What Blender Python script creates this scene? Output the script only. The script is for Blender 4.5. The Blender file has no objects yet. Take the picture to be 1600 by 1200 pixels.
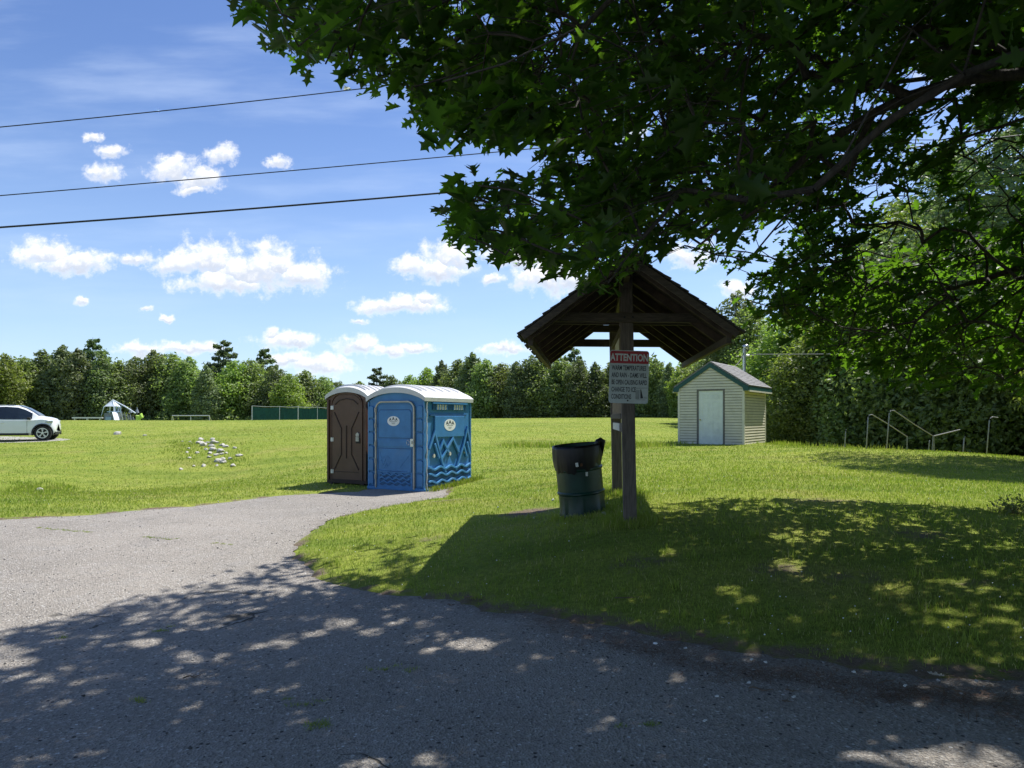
import bpy, bmesh, math, random
import numpy as np
from mathutils import Vector, Matrix, noise as mnoise
from mathutils.geometry import delaunay_2d_cdt
random.seed(7); rng = np.random.default_rng(7)
D = bpy.data; SC = bpy.context.scene; COL = SC.collection
R = math.radians; PI = math.pi
F = 1110.0; HZ = 653.0; CH = 1.6            # focal length (px of the 1600 px frame), horizon row, camera height
SUN_AZ, SUN_EL = R(40), R(60)               # azimuth measured from +X towards +Y
SV = Vector((math.cos(SUN_EL)*math.cos(SUN_AZ), math.cos(SUN_EL)*math.sin(SUN_AZ), math.sin(SUN_EL)))

# ------------------------------------------------------------------ objects
def link(o, parent=None):
    COL.objects.link(o)
    if parent: o.parent = parent
    return o
def tag(o, label=None, cat=None, group=None, kind=None):
    if label: o['label'] = label
    if cat: o['category'] = cat
    if group: o['group'] = group
    if kind: o['kind'] = kind
    return o
def empty(name, loc, rz=0, label=None, cat=None, group=None):
    o = D.objects.new(name, None); o.empty_display_size = .2
    o.location = loc; o.rotation_euler = (0, 0, rz)
    return tag(link(o), label, cat, group)

class MB:
    """collects shapes that become one mesh object"""
    def __init__(s): s.v = []; s.f = []; s.m = []
    def add(s, vs, fs, mi=0):
        b = len(s.v); s.v += [tuple(p) for p in vs]; s.f += [tuple(i+b for i in f) for f in fs]; s.m += [mi]*len(fs); return s
    def box(s, c, sz, rot=None, mi=0, xf=None):
        hx, hy, hz = sz[0]/2, sz[1]/2, sz[2]/2
        vs = [Vector((x*hx, y*hy, z*hz)) for x in (-1, 1) for y in (-1, 1) for z in (-1, 1)]
        if rot is not None: vs = [rot @ p for p in vs]
        vs = [p+Vector(c) for p in vs]
        if xf: vs = [xf(p) for p in vs]
        return s.add(vs, [(0,1,3,2),(4,6,7,5),(0,4,5,1),(2,3,7,6),(0,2,6,4),(1,5,7,3)], mi)
    def bar(s, a, b, w, h, up=(0, 0, 1), mi=0):
        a, b = Vector(a), Vector(b); d = (b-a); L = d.length; d.normalize()
        x = d.cross(Vector(up)).normalized(); z = x.cross(d)
        return s.box((a+b)/2, (w, L, h), Matrix((x, d, z)).transposed(), mi)
    def prism(s, pts, d0, d1, fr, mi=0):
        n = len(pts)
        vs = [fr(u, v, d0) for u, v in pts]+[fr(u, v, d1) for u, v in pts]
        fs = [tuple(range(n)), tuple(range(2*n-1, n-1, -1))]+[(i, n+i, n+(i+1) % n, (i+1) % n) for i in range(n)]
        return s.add(vs, fs, mi)
    def ribbon(s, path, w, d0, d1, fr, mi=0, closed=False):
        n = len(path); L = []; Rr = []
        for i in range(n):
            p = Vector(path[i]).to_2d()
            a = Vector(path[(i-1) % n]).to_2d() if (i or closed) else None
            b = Vector(path[(i+1) % n]).to_2d() if (i < n-1 or closed) else None
            t1 = (p-a).normalized() if a is not None else (b-p).normalized()
            t2 = (b-p).normalized() if b is not None else t1
            t = (t1+t2).normalized(); nn = Vector((-t.y, t.x)); c = max(.35, nn.dot(Vector((-t1.y, t1.x))))
            L.append(p+nn*(w/2/c)); Rr.append(p-nn*(w/2/c))
        vs = []
        for i in range(n): vs += [fr(L[i].x, L[i].y, d0), fr(Rr[i].x, Rr[i].y, d0), fr(L[i].x, L[i].y, d1), fr(Rr[i].x, Rr[i].y, d1)]
        fs = []
        for i in range(n if closed else n-1):
            a, b = 4*i, 4*((i+1) % n)
            fs += [(a+2, a+3, b+3, b+2), (a, b, b+1, a+1), (a, a+2, b+2, b), (a+1, b+1, b+3, a+3)]
        if not closed: fs += [(0, 1, 3, 2), (4*n-4, 4*n-2, 4*n-1, 4*n-3)]
        return s.add(vs, fs, mi)
    def tube(s, pts, r, n=8, mi=0, cap=True):
        pts = [Vector(p) for p in pts]; rs = r if isinstance(r, (list, tuple)) else [r]*len(pts)
        b = len(s.v); up = Vector((0, 0, 1)); vs = []
        for i, p in enumerate(pts):
            t = (pts[min(i+1, len(pts)-1)]-pts[max(i-1, 0)]).normalized()
            x = t.cross(up if abs(t.z) < .95 else Vector((1, 0, 0))).normalized(); y = t.cross(x)
            vs += [p+(x*math.cos(2*PI*k/n)+y*math.sin(2*PI*k/n))*rs[i] for k in range(n)]
        fs = [(i*n+k, i*n+(k+1) % n, (i+1)*n+(k+1) % n, (i+1)*n+k) for i in range(len(pts)-1) for k in range(n)]
        if cap: fs += [tuple(range(n-1, -1, -1)), tuple(range((len(pts)-1)*n, len(pts)*n))]
        return s.add(vs, fs, mi)
    def lathe(s, prof, n=32, c=(0, 0, 0), mi=0, wob=None):
        vs = []
        for i, (r, z) in enumerate(prof):
            for k in range(n):
                a = 2*PI*k/n; rr = r+(wob(i, a) if wob else 0)
                vs.append((c[0]+rr*math.cos(a), c[1]+rr*math.sin(a), c[2]+z))
        fs = [(i*n+k, i*n+(k+1) % n, (i+1)*n+(k+1) % n, (i+1)*n+k) for i in range(len(prof)-1) for k in range(n)]
        return s.add(vs, fs, mi)
    def build_each(s, name, mats, parent=None, **kw):
        """every separate piece becomes an object of its own"""
        up = list(range(len(s.v)))
        def find(i):
            while up[i] != i: up[i] = up[up[i]]; i = up[i]
            return i
        for f in s.f:
            for i in f[1:]: up[find(i)] = find(f[0])
        groups = {}
        for f, mi in zip(s.f, s.m): groups.setdefault(find(f[0]), []).append((f, mi))
        for fs in groups.values():
            m2 = MB(); mp = {}
            for f, mi in fs:
                for i in f:
                    if i not in mp: mp[i] = len(m2.v); m2.v.append(s.v[i])
                m2.f.append(tuple(mp[i] for i in f)); m2.m.append(mi)
            m2.build(name, mats, parent, **kw)
    def build(s, name, mats, parent=None, smooth=False, bevel=0, recalc=True, seg=2):
        me = D.meshes.new(name); me.from_pydata(s.v, [], s.f)
        mats = mats if isinstance(mats, (list, tuple)) else [mats]
        for m in mats: me.materials.append(m)
        if len(mats) > 1: me.polygons.foreach_set('material_index', s.m)
        if recalc:
            bm = bmesh.new(); bm.from_mesh(me); bmesh.ops.recalc_face_normals(bm, faces=bm.faces); bm.to_mesh(me); bm.free()
        o = link(D.objects.new(name, me), parent)
        if smooth:
            for p in me.polygons: p.use_smooth = True
            if smooth == 'auto':
                md = o.modifiers.new('s', 'EDGE_SPLIT'); md.split_angle = R(35)
        if bevel:
            b = o.modifiers.new('b', 'BEVEL'); b.width = bevel; b.segments = seg; b.limit_method = 'ANGLE'; b.angle_limit = R(40)
        return o
def np_mesh(name, verts, loops, sizes, mats, parent=None, attrs=None, smooth=False, midx=None):
    """mesh straight from numpy arrays: verts (n,3), loop vertex indices, sizes of the faces"""
    me = D.meshes.new(name)
    me.vertices.add(len(verts)); me.vertices.foreach_set('co', np.asarray(verts, dtype=np.float32).ravel())
    me.loops.add(len(loops)); me.loops.foreach_set('vertex_index', np.asarray(loops, dtype=np.int32))
    sizes = np.asarray(sizes, dtype=np.int32); starts = np.concatenate(([0], np.cumsum(sizes)[:-1])).astype(np.int32)
    me.polygons.add(len(sizes)); me.polygons.foreach_set('loop_start', starts)
    if smooth: me.polygons.foreach_set('use_smooth', np.ones(len(sizes), dtype=bool))
    for m in (mats if isinstance(mats, (list, tuple)) else [mats]): me.materials.append(m)
    if midx is not None: me.polygons.foreach_set('material_index', np.asarray(midx, dtype=np.int32))
    me.update(calc_edges=True)
    for k, a in (attrs or {}).items():
        at = me.attributes.new(k, 'FLOAT', 'POINT'); at.data.foreach_set('value', np.asarray(a, dtype=np.float32))
    me.validate()
    return link(D.objects.new(name, me), parent)
def text_mb(mb, body, size, fr, cx, cy, depth, sx=1.0, mi=0, bold=0.0, align='CENTER', jitter=0):
    cu = D.curves.new('t', 'FONT'); cu.body = body; cu.size = size; cu.align_x = align; cu.offset = bold; cu.resolution_u = 3
    o = D.objects.new('t', cu); COL.objects.link(o)
    dg = bpy.context.evaluated_depsgraph_get(); me = D.meshes.new_from_object(o.evaluated_get(dg))
    mb.add([fr(cx+v.co.x*sx, cy+v.co.y, depth) for v in me.vertices], [tuple(p.vertices) for p in me.polygons], mi)
    D.objects.remove(o); D.meshes.remove(me); D.curves.remove(cu)

# ------------------------------------------------------------------ materials
class NT:
    def __init__(s, tree): s.t = tree; s.L = tree.links
    def n(s, typ, **kw):
        nd = s.t.nodes.new(typ)
        for k, v in kw.items():
            if k.startswith('i_'):
                key = k[2:]; key = int(key) if key.isdigit() else key.replace('_', ' ')
                if isinstance(v, bpy.types.NodeSocket): s.L.new(v, nd.inputs[key])
                else: nd.inputs[key].default_value = v
            else: setattr(nd, k, v)
        return nd
    def math(s, op, a, b=None, c=None, clamp=False):
        nd = s.t.nodes.new('ShaderNodeMath'); nd.operation = op; nd.use_clamp = clamp
        for i, v in enumerate((a, b, c)):
            if v is None: continue
            if isinstance(v, bpy.types.NodeSocket): s.L.new(v, nd.inputs[i])
            else: nd.inputs[i].default_value = v
        return nd.outputs[0]
    def mix(s, f, a, b, blend='MIX'):
        nd = s.t.nodes.new('ShaderNodeMix'); nd.data_type = 'RGBA'; nd.blend_type = blend
        for i, v in ((0, f), (6, a), (7, b)):
            if isinstance(v, bpy.types.NodeSocket): s.L.new(v, nd.inputs[i])
            elif i == 0: nd.inputs[0].default_value = v
            else: nd.inputs[i].default_value = (*v[:3], 1)
        return nd.outputs[2]
    def ramp(s, f, a, b):
        nd = s.n('ShaderNodeMapRange', clamp=True, interpolation_type='SMOOTHSTEP'); s.L.new(f, nd.inputs[0])
        nd.inputs[1].default_value = a; nd.inputs[2].default_value = b; return nd.outputs[0]
    def noise(s, co, scale, detail=4, rough=.6, out=0):
        nd = s.n('ShaderNodeTexNoise'); s.L.new(co, nd.inputs['Vector'])
        nd.inputs['Scale'].default_value = scale; nd.inputs['Detail'].default_value = detail; nd.inputs['Roughness'].default_value = rough
        return nd.outputs[out]
def newmat(name):
    m = D.materials.new(name); m.use_nodes = True; m.node_tree.nodes.clear(); t = NT(m.node_tree)
    out = t.n('ShaderNodeOutputMaterial'); b = t.n('ShaderNodeBsdfPrincipled'); t.L.new(b.outputs[0], out.inputs[0])
    return m, t, b, out
def bump(t, b, h, strength=.3, dist=.01):
    nd = t.n('ShaderNodeBump', i_Strength=strength, i_Distance=dist); t.L.new(h, nd.inputs['Height']); t.L.new(nd.outputs[0], b.inputs['Normal'])
def mat(name, col, rough=.6, var=.15, scale=8, dirt=None, dirt_amt=.35, bmp=.1, bscale=60, metal=0, spec=.4, stretch=None, coat=0):
    """general painted / plastic / wood material with mottling, grime and a fine bump"""
    m, t, b, out = newmat(name)
    co = t.n('ShaderNodeTexCoord').outputs['Object']
    if stretch:
        mp = t.n('ShaderNodeMapping'); t.L.new(co, mp.inputs[0]); mp.inputs['Scale'].default_value = stretch; co2 = mp.outputs[0]
    else: co2 = co
    nz = t.noise(co2, scale, 6)
    dark = tuple(c*(1-var) for c in col); light = tuple(min(1, c*(1+var)) for c in col)
    c = t.mix(t.ramp(nz, .3, .7), dark, light)
    if dirt:
        n2 = t.noise(co2, scale*.45, 8, .7); c = t.mix(t.math('MULTIPLY', t.ramp(n2, .5, .72), dirt_amt), c, dirt)
    t.L.new(c, b.inputs['Base Color'])
    b.inputs['Roughness'].default_value = rough; b.inputs['Metallic'].default_value = metal
    b.inputs['Specular IOR Level'].default_value = spec; b.inputs['Coat Weight'].default_value = coat
    bump(t, b, t.noise(co2, bscale, 3), bmp, .01)
    return m

M = {}
M['white_roof'] = mat('roof plastic', (.60,.60,.59), .45, .06, 5, (.35,.34,.3), .35, .05)
M['blue'] = mat('blue plastic', (.05,.195,.42), .42, .1, 4, (.12,.2,.3), .3, .06, 40)
M['blue_shade'] = mat('blue plastic recess shade', (.018,.085,.20), .5, .12, 6)  # darker copy of the blue plastic: recess shade put into the colour
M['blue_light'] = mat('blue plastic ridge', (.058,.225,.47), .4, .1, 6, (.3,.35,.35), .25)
M['brown'] = mat('brown plastic', (.105,.055,.036), .45, .12, 4, (.14,.1,.07), .25, .06, 40)
M['brown_dark'] = mat('brown plastic groove', (.03,.015,.011), .55, .1, 6)
M['brown_back'] = mat('recess black', (.012,.01,.01), .6, .1, 6)
M['beige_metal'] = mat('weathered aluminium', (.42,.41,.36), .45, .15, 12, (.2,.18,.12), .5, metal=.3)
M['steel'] = mat('galvanised steel', (.55,.56,.56), .35, .1, 12, (.3,.28,.25), .4, metal=.8)
M['steel_pale'] = mat('pale steel', (.62,.63,.63), .4, .1, 12, (.35,.3,.25), .35, metal=.5)
M['sticker'] = mat('sticker white', (.78,.79,.77), .4, .03, 5, (.5,.5,.45), .25)
M['ink'] = mat('black ink', (.02,.02,.02), .5, .1, 20)
M['vent'] = mat('vent mesh', (.55,.54,.45), .6, .3, 60)
M['wood_old'] = mat('old post wood', (.12,.1,.082), .8, .3, 9, (.05,.045,.04), .5, .5, 30, stretch=(6,6,.6))
M['wood_beam'] = mat('old beam wood', (.085,.068,.052), .8, .3, 9, (.04,.035,.03), .5, .4, 30, stretch=(.8,6,6))
M['wood_roof'] = mat('dark sheathing', (.04,.03,.024), .85, .35, 6, (.02,.016,.013), .5, .4, 30, stretch=(5,.6,5))
M['wood_rafter'] = mat('rafter wood', (.07,.05,.034), .8, .35, 6, (.03,.02,.015), .5, .4, 30)
M['shingle'] = mat('cedar shingle', (.075,.066,.06), .9, .45, 14, (.03,.03,.02), .5, .8, 30)
M['board'] = mat('notice board', (.17,.12,.075), .8, .25, 5, (.08,.06,.04), .4, .3, 40, stretch=(1,3,3))
M['paper'] = mat('weathered paper', (.6,.6,.56), .7, .1, 30)
M['sign_grey'] = mat('reflective sheet', (.44,.49,.50), .4, .06, 12, (.3,.33,.33), .4)
M['sign_red'] = mat('sign red', (.33,.018,.03), .4, .1, 20)
M['sign_letter'] = mat('sign pale letter', (.55,.57,.57), .4, .05, 20)
M['sign_ink'] = mat('sign black', (.03,.035,.045), .5, .25, 60)
M['drum'] = mat('drum green paint', (.005,.034,.023), .38, .25, 5, (.02,.03,.025), .5, .15, 25)
M['drum_rust'] = mat('drum rust', (.09,.04,.02), .8, .3, 20)
M['bag'] = mat('bin bag', (.006,.006,.007), .4, .2, 8, spec=.35)
M['siding'] = mat('vinyl siding', (.68,.635,.49), .5, .05, 3, (.35,.33,.22), .3, .04)
M['trim_white'] = mat('vinyl trim', (.68,.65,.53), .5, .05, 4, (.4,.38,.3), .25)
M['door_white'] = mat('door paint', (.74,.78,.72), .4, .05, 4, (.4,.45,.42), .25)
M['trim_green'] = mat('green fascia', (.012,.075,.065), .45, .15, 8)
M['asphalt_shingle'] = mat('grey roof shingle', (.235,.23,.225), .9, .35, 22, (.12,.11,.1), .6, .9, 60)
M['wood_grey'] = mat('grey door frame', (.17,.16,.14), .8, .25, 12)
M['brass'] = mat('brass', (.6,.42,.12), .3, .1, 10, metal=.9)
M['car_paint'] = mat('white car paint', (.76,.78,.77), .25, .02, 3, bmp=0, coat=.6)
M['car_glass'] = mat('car glass', (.012,.018,.022), .08, .3, 2, bmp=0, spec=.9)
M['black_plastic'] = mat('black plastic', (.02,.02,.02), .6, .15, 20)
M['rubber'] = mat('tyre rubber', (.022,.022,.022), .85, .2, 20, (.08,.07,.06), .3)
M['alloy'] = mat('alloy wheel', (.6,.61,.62), .3, .1, 10, metal=.8)
M['lamp_glass'] = mat('headlight glass', (.55,.6,.62), .12, .2, 8, spec=.8)
M['play_white'] = mat('playground panel', (.68,.74,.8), .5, .06, 5)
M['play_grey'] = mat('playground net', (.2,.23,.27), .6, .2, 5)
M['play_blue'] = mat('playground blue', (.3,.42,.55), .5, .1, 5)
M['play_lime'] = mat('playground lime', (.4,.6,.1), .5, .1, 5)
M['mesh_green'] = mat('windscreen mesh', (.012,.07,.055), .8, .2, 3)
M['rock'] = mat('pale rock', (.47,.445,.39), .9, .3, 6, (.18,.17,.14), .5, .6, 12)
M['rail_grey'] = mat('rail grey', (.27,.28,.29), .5, .12, 12, (.25,.22,.18), .4); M['siding_lap_shade'] = mat('siding lap shade', (.40,.37,.28), .7, .1, 6); M['dull_wire'] = mat('dull wire', (.3,.3,.3), .8, .1, 10); M['cable'] = mat('cable', (.015,.015,.016), .6, .1, 10)  # siding lap colour is darkened to carry the shadow line of each course
M['bark'] = mat('oak bark', (.055,.046,.038), .95, .35, 14, (.03,.03,.025), .5, .9, 16, stretch=(3,3,.8))
M['bark_pale'] = mat('pale bark', (.2,.185,.16), .95, .35, 10, (.07,.065,.055), .5, .7, 16, stretch=(3,3,.8))
M['twig'] = mat('dead twig', (.13,.095,.065), .9, .3, 30)
M['dead_leaf'] = mat('dead leaf', (.17,.10,.06), .85, .3, 30)

def leaf_mat(name, c1, c2, trans, rough=.5, hue=.03, transl=.45, tcol=None, spec=.35):
    """leaf: colour changes from leaf to leaf and from tree to tree; light passes through"""
    m, t, b, out = newmat(name)
    geo = t.n('ShaderNodeNewGeometry'); oi = t.n('ShaderNodeObjectInfo')
    co = t.n('ShaderNodeTexCoord').outputs['Object']
    f = t.math('ADD', t.math('MULTIPLY', geo.outputs['Random Per Island'], .55), t.math('MULTIPLY', t.ramp(t.noise(co, 1.1, 3), .35, .65), .45))
    c = t.mix(f, c1, c2)
    hs = t.n('ShaderNodeHueSaturation'); t.L.new(c, hs.inputs['Color'])
    t.L.new(t.math('ADD', t.math('MULTIPLY', oi.outputs['Random'], hue), .5-hue/2), hs.inputs['Hue'])
    t.L.new(t.math('ADD', t.math('MULTIPLY', oi.outputs['Random'], .5), .75), hs.inputs['Value'])
    t.L.new(hs.outputs[0], b.inputs['Base Color'])
    b.inputs['Roughness'].default_value = rough; b.inputs['Specular IOR Level'].default_value = spec
    tr = t.n('ShaderNodeBsdfTranslucent'); mc = t.mix(1, hs.outputs[0], trans, 'MULTIPLY'); t.L.new(mc, tr.inputs[0])
    mx = t.n('ShaderNodeMixShader', i_0=transl); t.L.new(b.outputs[0], mx.inputs[1]); t.L.new(tr.outputs[0], mx.inputs[2]); t.L.new(mx.outputs[0], out.inputs[0])
    return m
M['oak_leaf'] = leaf_mat('oak leaf', (.022,.044,.011), (.042,.074,.017), (4.2,5.0,1.0), .48, 0, .52)
M['leaf_mid'] = leaf_mat('broad leaf', (.16,.205,.075), (.27,.32,.125), (1.4,1.6,.7), .5, .04, .46)
M['leaf_dark'] = leaf_mat('dark leaf', (.125,.165,.072), (.21,.26,.115), (1.3,1.5,.7), .5, .04, .44)
M['leaf_yellow'] = leaf_mat('yellow green leaf', (.18,.235,.055), (.28,.34,.10), (1.3,1.5,.6), .5, .03, .45)
M['leaf_grey'] = leaf_mat('grey green leaf', (.14,.175,.075), (.22,.26,.12), (1.2,1.3,.7), .55, .03, .35)
M['needle'] = leaf_mat('pine needle', (.09,.135,.06), (.16,.21,.10), (1.2,1.3,.7), .5, .03, .4)
# ------------------------------------------------------------------ terrain
CP = np.array([(0,0,0),(-10,0,0),(10,-6,.1),(-6,-12,0),(-8.1,11.2,0),(-2.8,8.8,0),(-1.9,15.3,-.02),(-4.4,17,.02),(-3.5,12.5,0),
 (.9,8.9,.38),(1.3,7.8,.48),(1.55,10.4,.49),(-.5,9.3,.2),(-1.4,8,.08),(2.2,4.9,.08),(1,5.6,.04),(-.6,6.6,.02),(2.85,3.95,.08),(4.2,5.6,.34),
 (6,8,.48),(3,7,.40),(8.8,27,.58),(7,28.4,.56),(10.5,29.5,.56),(10.8,15,.34),(3,15,.42),(0,16,.14),(1,20,.34),(0,27,.5),(12.7,24,.52),(15.5,23,.36),
 (17,17,.2),(20,30,-1.2),(15.5,31,-.6),(20,22,-.4),(25,40,-1.5),(13,40,.5),(8,40,1.0),(0,42,1.02),(-15,45,1.0),(-34,45,.95),
 (-36,62,1.4),(-15,62,1.48),(0,60,1.57),(12,60,1.6),(28,60,1.3),(-60,62,1.4),(-40,80,.7),(-10,80,.8),(20,80,.8),(-60,100,.2),(-20,100,.2),(20,100,.3),
 (-60,150,.2),(30,150,.2),(-150,60,1),(-150,150,.2),(150,60,-1),(150,150,0),(-150,-100,0),(150,-100,0),(0,-60,0),(0,300,0),(-300,300,0),(300,300,0),(300,-300,0),(-300,-300,0),
 (-23,36,.5),(-27,34,.45),(-11.7,28,.24),(-10,23.5,-.45),(-8,19,-.25),(-14,17,-.2),(-20,25,-.05),(-14,22,-.55),(-14,34,.78),(-6,30,.62),(-5,22,.12),(-22,14,0),(-34,20,0)], dtype=float)
def _U(r2): return np.where(r2 > 1e-9, r2*np.log(np.maximum(r2, 1e-9)), 0)
def _fit():
    P = CP[:, :2]; n = len(P); d = ((P[:, None]-P[None])**2).sum(-1)
    A = np.zeros((n+3, n+3)); A[:n, :n] = _U(d)+np.eye(n)*.5; A[:n, n] = 1; A[:n, n+1:] = P; A[n, :n] = 1; A[n+1:, :n] = P.T
    return np.linalg.solve(A, np.concatenate((CP[:, 2], [0, 0, 0])))
_W = _fit()
def H(x, y):
    x = np.clip(np.asarray(x, float), -300, 300); y = np.clip(np.asarray(y, float), -300, 300)
    sh = x.shape; x = x.ravel(); y = y.ravel(); out = np.empty(len(x)); n = len(CP)
    for s in range(0, len(x), 20000):
        xs, ys = x[s:s+20000], y[s:s+20000]
        d = (xs[:, None]-CP[None, :, 0])**2+(ys[:, None]-CP[None, :, 1])**2
        out[s:s+20000] = _U(d)@_W[:n]+_W[n]+_W[n+1]*xs+_W[n+2]*ys
    return out.reshape(sh)
def h(x, y): return float(H(np.array([x]), np.array([y]))[0])
def G(px, py):
    """the point of the ground seen at this place of the photograph"""
    Y = np.geomspace(2, 150, 700); X = (px-800)/F*Y; Z = CH-(py-HZ)/F*Y
    below = np.where(Z < H(X, Y))[0]; i = below[0] if len(below) else len(Y)-1
    return Vector((X[i], Y[i], h(X[i], Y[i])))
def at(px, py, Y): return Vector(((px-800)/F*Y, Y, CH-(py-HZ)/F*Y))
def onpx(px, Y): x = (px-800)/F*Y; return Vector((x, Y, h(x, Y)))
def inside(poly, x, y):
    c = np.zeros(np.shape(x), bool); n = len(poly)
    for i in range(n):
        (x1, y1), (x2, y2) = poly[i], poly[(i+1) % n]
        if y1 == y2: continue
        c ^= ((y1 > y) != (y2 > y)) & (x < (x2-x1)*(y-y1)/(y2-y1)+x1)
    return c
def dist_poly(poly, x, y):
    d = np.full(np.shape(x), 1e9); n = len(poly)
    for i in range(n):
        (x1, y1), (x2, y2) = poly[i], poly[(i+1) % n]; dx, dy = x2-x1, y2-y1; L = dx*dx+dy*dy+1e-12
        t = np.clip(((x-x1)*dx+(y-y1)*dy)/L, 0, 1); d = np.minimum(d, np.hypot(x-x1-t*dx, y-y1-t*dy))
    return d
edge_px = [(0,811),(60,808),(150,803),(230,796),(300,790),(380,780),(440,773),(512,769),(560,768)]
edge_px2 = [(700,772),(690,777),(640,785),(600,792),(560,800),(520,812),(484,831),(463,849),(458,860),(474,880),(500,900),(540,914),(600,924),(680,938),(760,950),(850,957),(950,975),(1050,993),(1150,1012),(1250,1028),(1400,1042),(1600,1064)]
pe = [G(*p).to_2d() for p in edge_px]; p2 = [G(*p).to_2d() for p in edge_px2]
poly = [(-34,8),(-16,10.6)]+[tuple(p) for p in pe]+[(-3.2,16.5),(-2.6,17.2),(-1.4,16.5)]+[tuple(p) for p in p2]+[(4.5,3.1),(8,1.2),(14,-2),(14,-16),(-34,-16)]
dense = []
for i in range(len(poly)):
    a, b = Vector(poly[i]), Vector(poly[(i+1) % len(poly)]); L = (b-a).length; k = max(1, int(L/(.12 if max(a.length, b.length) < 17 else 1)))
    for j in range(k):
        p = a.lerp(b, j/k)
        if p.length < 17 and p.y > 2:
            q = mnoise.noise_vector(Vector((p.x*1.3, p.y*1.3, 0)))*.11+mnoise.noise_vector(Vector((p.x*5, p.y*5, 3)))*.085
            p = p+q.to_2d()
        dense.append((p.x, p.y))
PAVE = dense
def paved(x, y): return inside(PAVE, x, y)

# ground sheet
u = np.linspace(-1, 1, 281); k = 5.2
gx = 2+400*np.sinh(k*u)/np.sinh(k); gy = 9+400*np.sinh(k*u)/np.sinh(k)
XX, YY = np.meshgrid(gx, gy); ZZ = H(XX, YY)
near = (np.abs(XX) < 40) & (YY < 30) & (YY > -20); dp = np.full(XX.shape, 50.0); dp[near] = dist_poly(PAVE, XX[near], YY[near])
inn = np.zeros(XX.shape, bool); inn[near] = paved(XX[near], YY[near])
ZZ = ZZ-np.where(inn, np.clip(dp*.6, 0, .06), 0)
def dirt_of(x, y, d, inn):
    v = np.zeros(x.shape)
    side = np.where((x > -.4) & (y < 9), np.clip((.30-d)/.3, 0, 1)*.85, np.clip((.16-d)/.16, 0, 1)*.8)
    v = np.maximum(v, side)
    for (px, py, rx, ry, a) in [(825,801,.42,.35,.9),(1440,836,.4,.3,.6),(1010,880,.5,.3,.5),(1220,890,.35,.3,.55),(1530,915,.35,.2,.45),(1330,905,.5,.2,.5),(1015,878,.4,.2,.5),(700,782,.5,.25,.7),(1290,782,.8,.3,.5),(60,765,.3,.3,.3),(670,842,.3,.2,.5),(985,822,.3,.2,.4)]:
        g = G(px, py); v = np.maximum(v, a*np.exp(-((x-g.x)/rx)**2-((y-g.y)/ry)**2))
    return v
dirt = dirt_of(XX, YY, dp, inn)
n = len(u); idx = np.arange(n*n).reshape(n, n)
quads = np.stack((idx[:-1, :-1], idx[:-1, 1:], idx[1:, 1:], idx[1:, :-1]), -1).reshape(-1, 4)

def grass_col(t, co):
    a = t.noise(co, .16, 3); b_ = t.noise(co, 1.3, 5, .65); c = t.noise(co, 18, 6, .7); d = t.noise(co, .55, 5, .6)
    col = t.mix(t.ramp(a, .3, .7), (.262,.32,.048), (.36,.39,.078))
    col = t.mix(t.math('MULTIPLY', t.ramp(b_, .45, .7), .6), col, (.16,.25,.035))
    col = t.mix(t.math('MULTIPLY', t.ramp(d, .5, .7), .75), col, (.36,.34,.10))
    mp = t.n('ShaderNodeMapping'); t.L.new(co, mp.inputs[0]); mp.inputs['Scale'].default_value = (.35, 1.7, 1); mp.inputs['Rotation'].default_value = (0, 0, .12)
    sk = t.noise(mp.outputs[0], .55, 6, .68); col = t.mix(t.math('MULTIPLY', t.ramp(sk, .46, .66), .7), col, (.15,.22,.032))
    fk = t.noise(co, 5, 4, .7); col = t.mix(t.math('MULTIPLY', t.ramp(fk, .5, .72), .45), col, (.15,.20,.03))
    return col, c
m, t, b, out = newmat('grass ground'); co = t.n('ShaderNodeTexCoord').outputs['Object']
col, fine = grass_col(t, co)
col = t.mix(t.ramp(fine, .35, .7), t.mix(.55, col, (.08,.105,.016)), col)
mp = t.n('ShaderNodeMapping'); t.L.new(co, mp.inputs[0]); mp.inputs['Scale'].default_value = (.5, 2.4, 1); strk = t.noise(mp.outputs[0], 1.1, 6, .7)
col = t.mix(t.math('MULTIPLY', t.ramp(strk, .5, .72), .45), col, (.13,.17,.025))
at_ = t.n('ShaderNodeAttribute', attribute_name='dirt'); dn = t.noise(co, 9, 6, .7)
df = t.ramp(t.math('ADD', at_.outputs['Fac'], t.math('MULTIPLY', t.math('SUBTRACT', dn, .5), 1.3)), .25, .7)
col = t.mix(df, col, t.mix(t.noise(co, 40, 4), (.10,.072,.05), (.24,.19,.14)))
t.L.new(col, b.inputs['Base Color']); b.inputs['Roughness'].default_value = .95; b.inputs['Specular IOR Level'].default_value = .1
bump(t, b, t.math('ADD', fine, t.math('MULTIPLY', strk, .5)), .9, .05); M['ground'] = m
lawn = np_mesh('ground', np.stack((XX, YY, ZZ), -1).reshape(-1, 3), quads.ravel(), np.full(len(quads), 4), m, attrs={'dirt': dirt.ravel()}, smooth=True)
tag(lawn, kind='structure')

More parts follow.
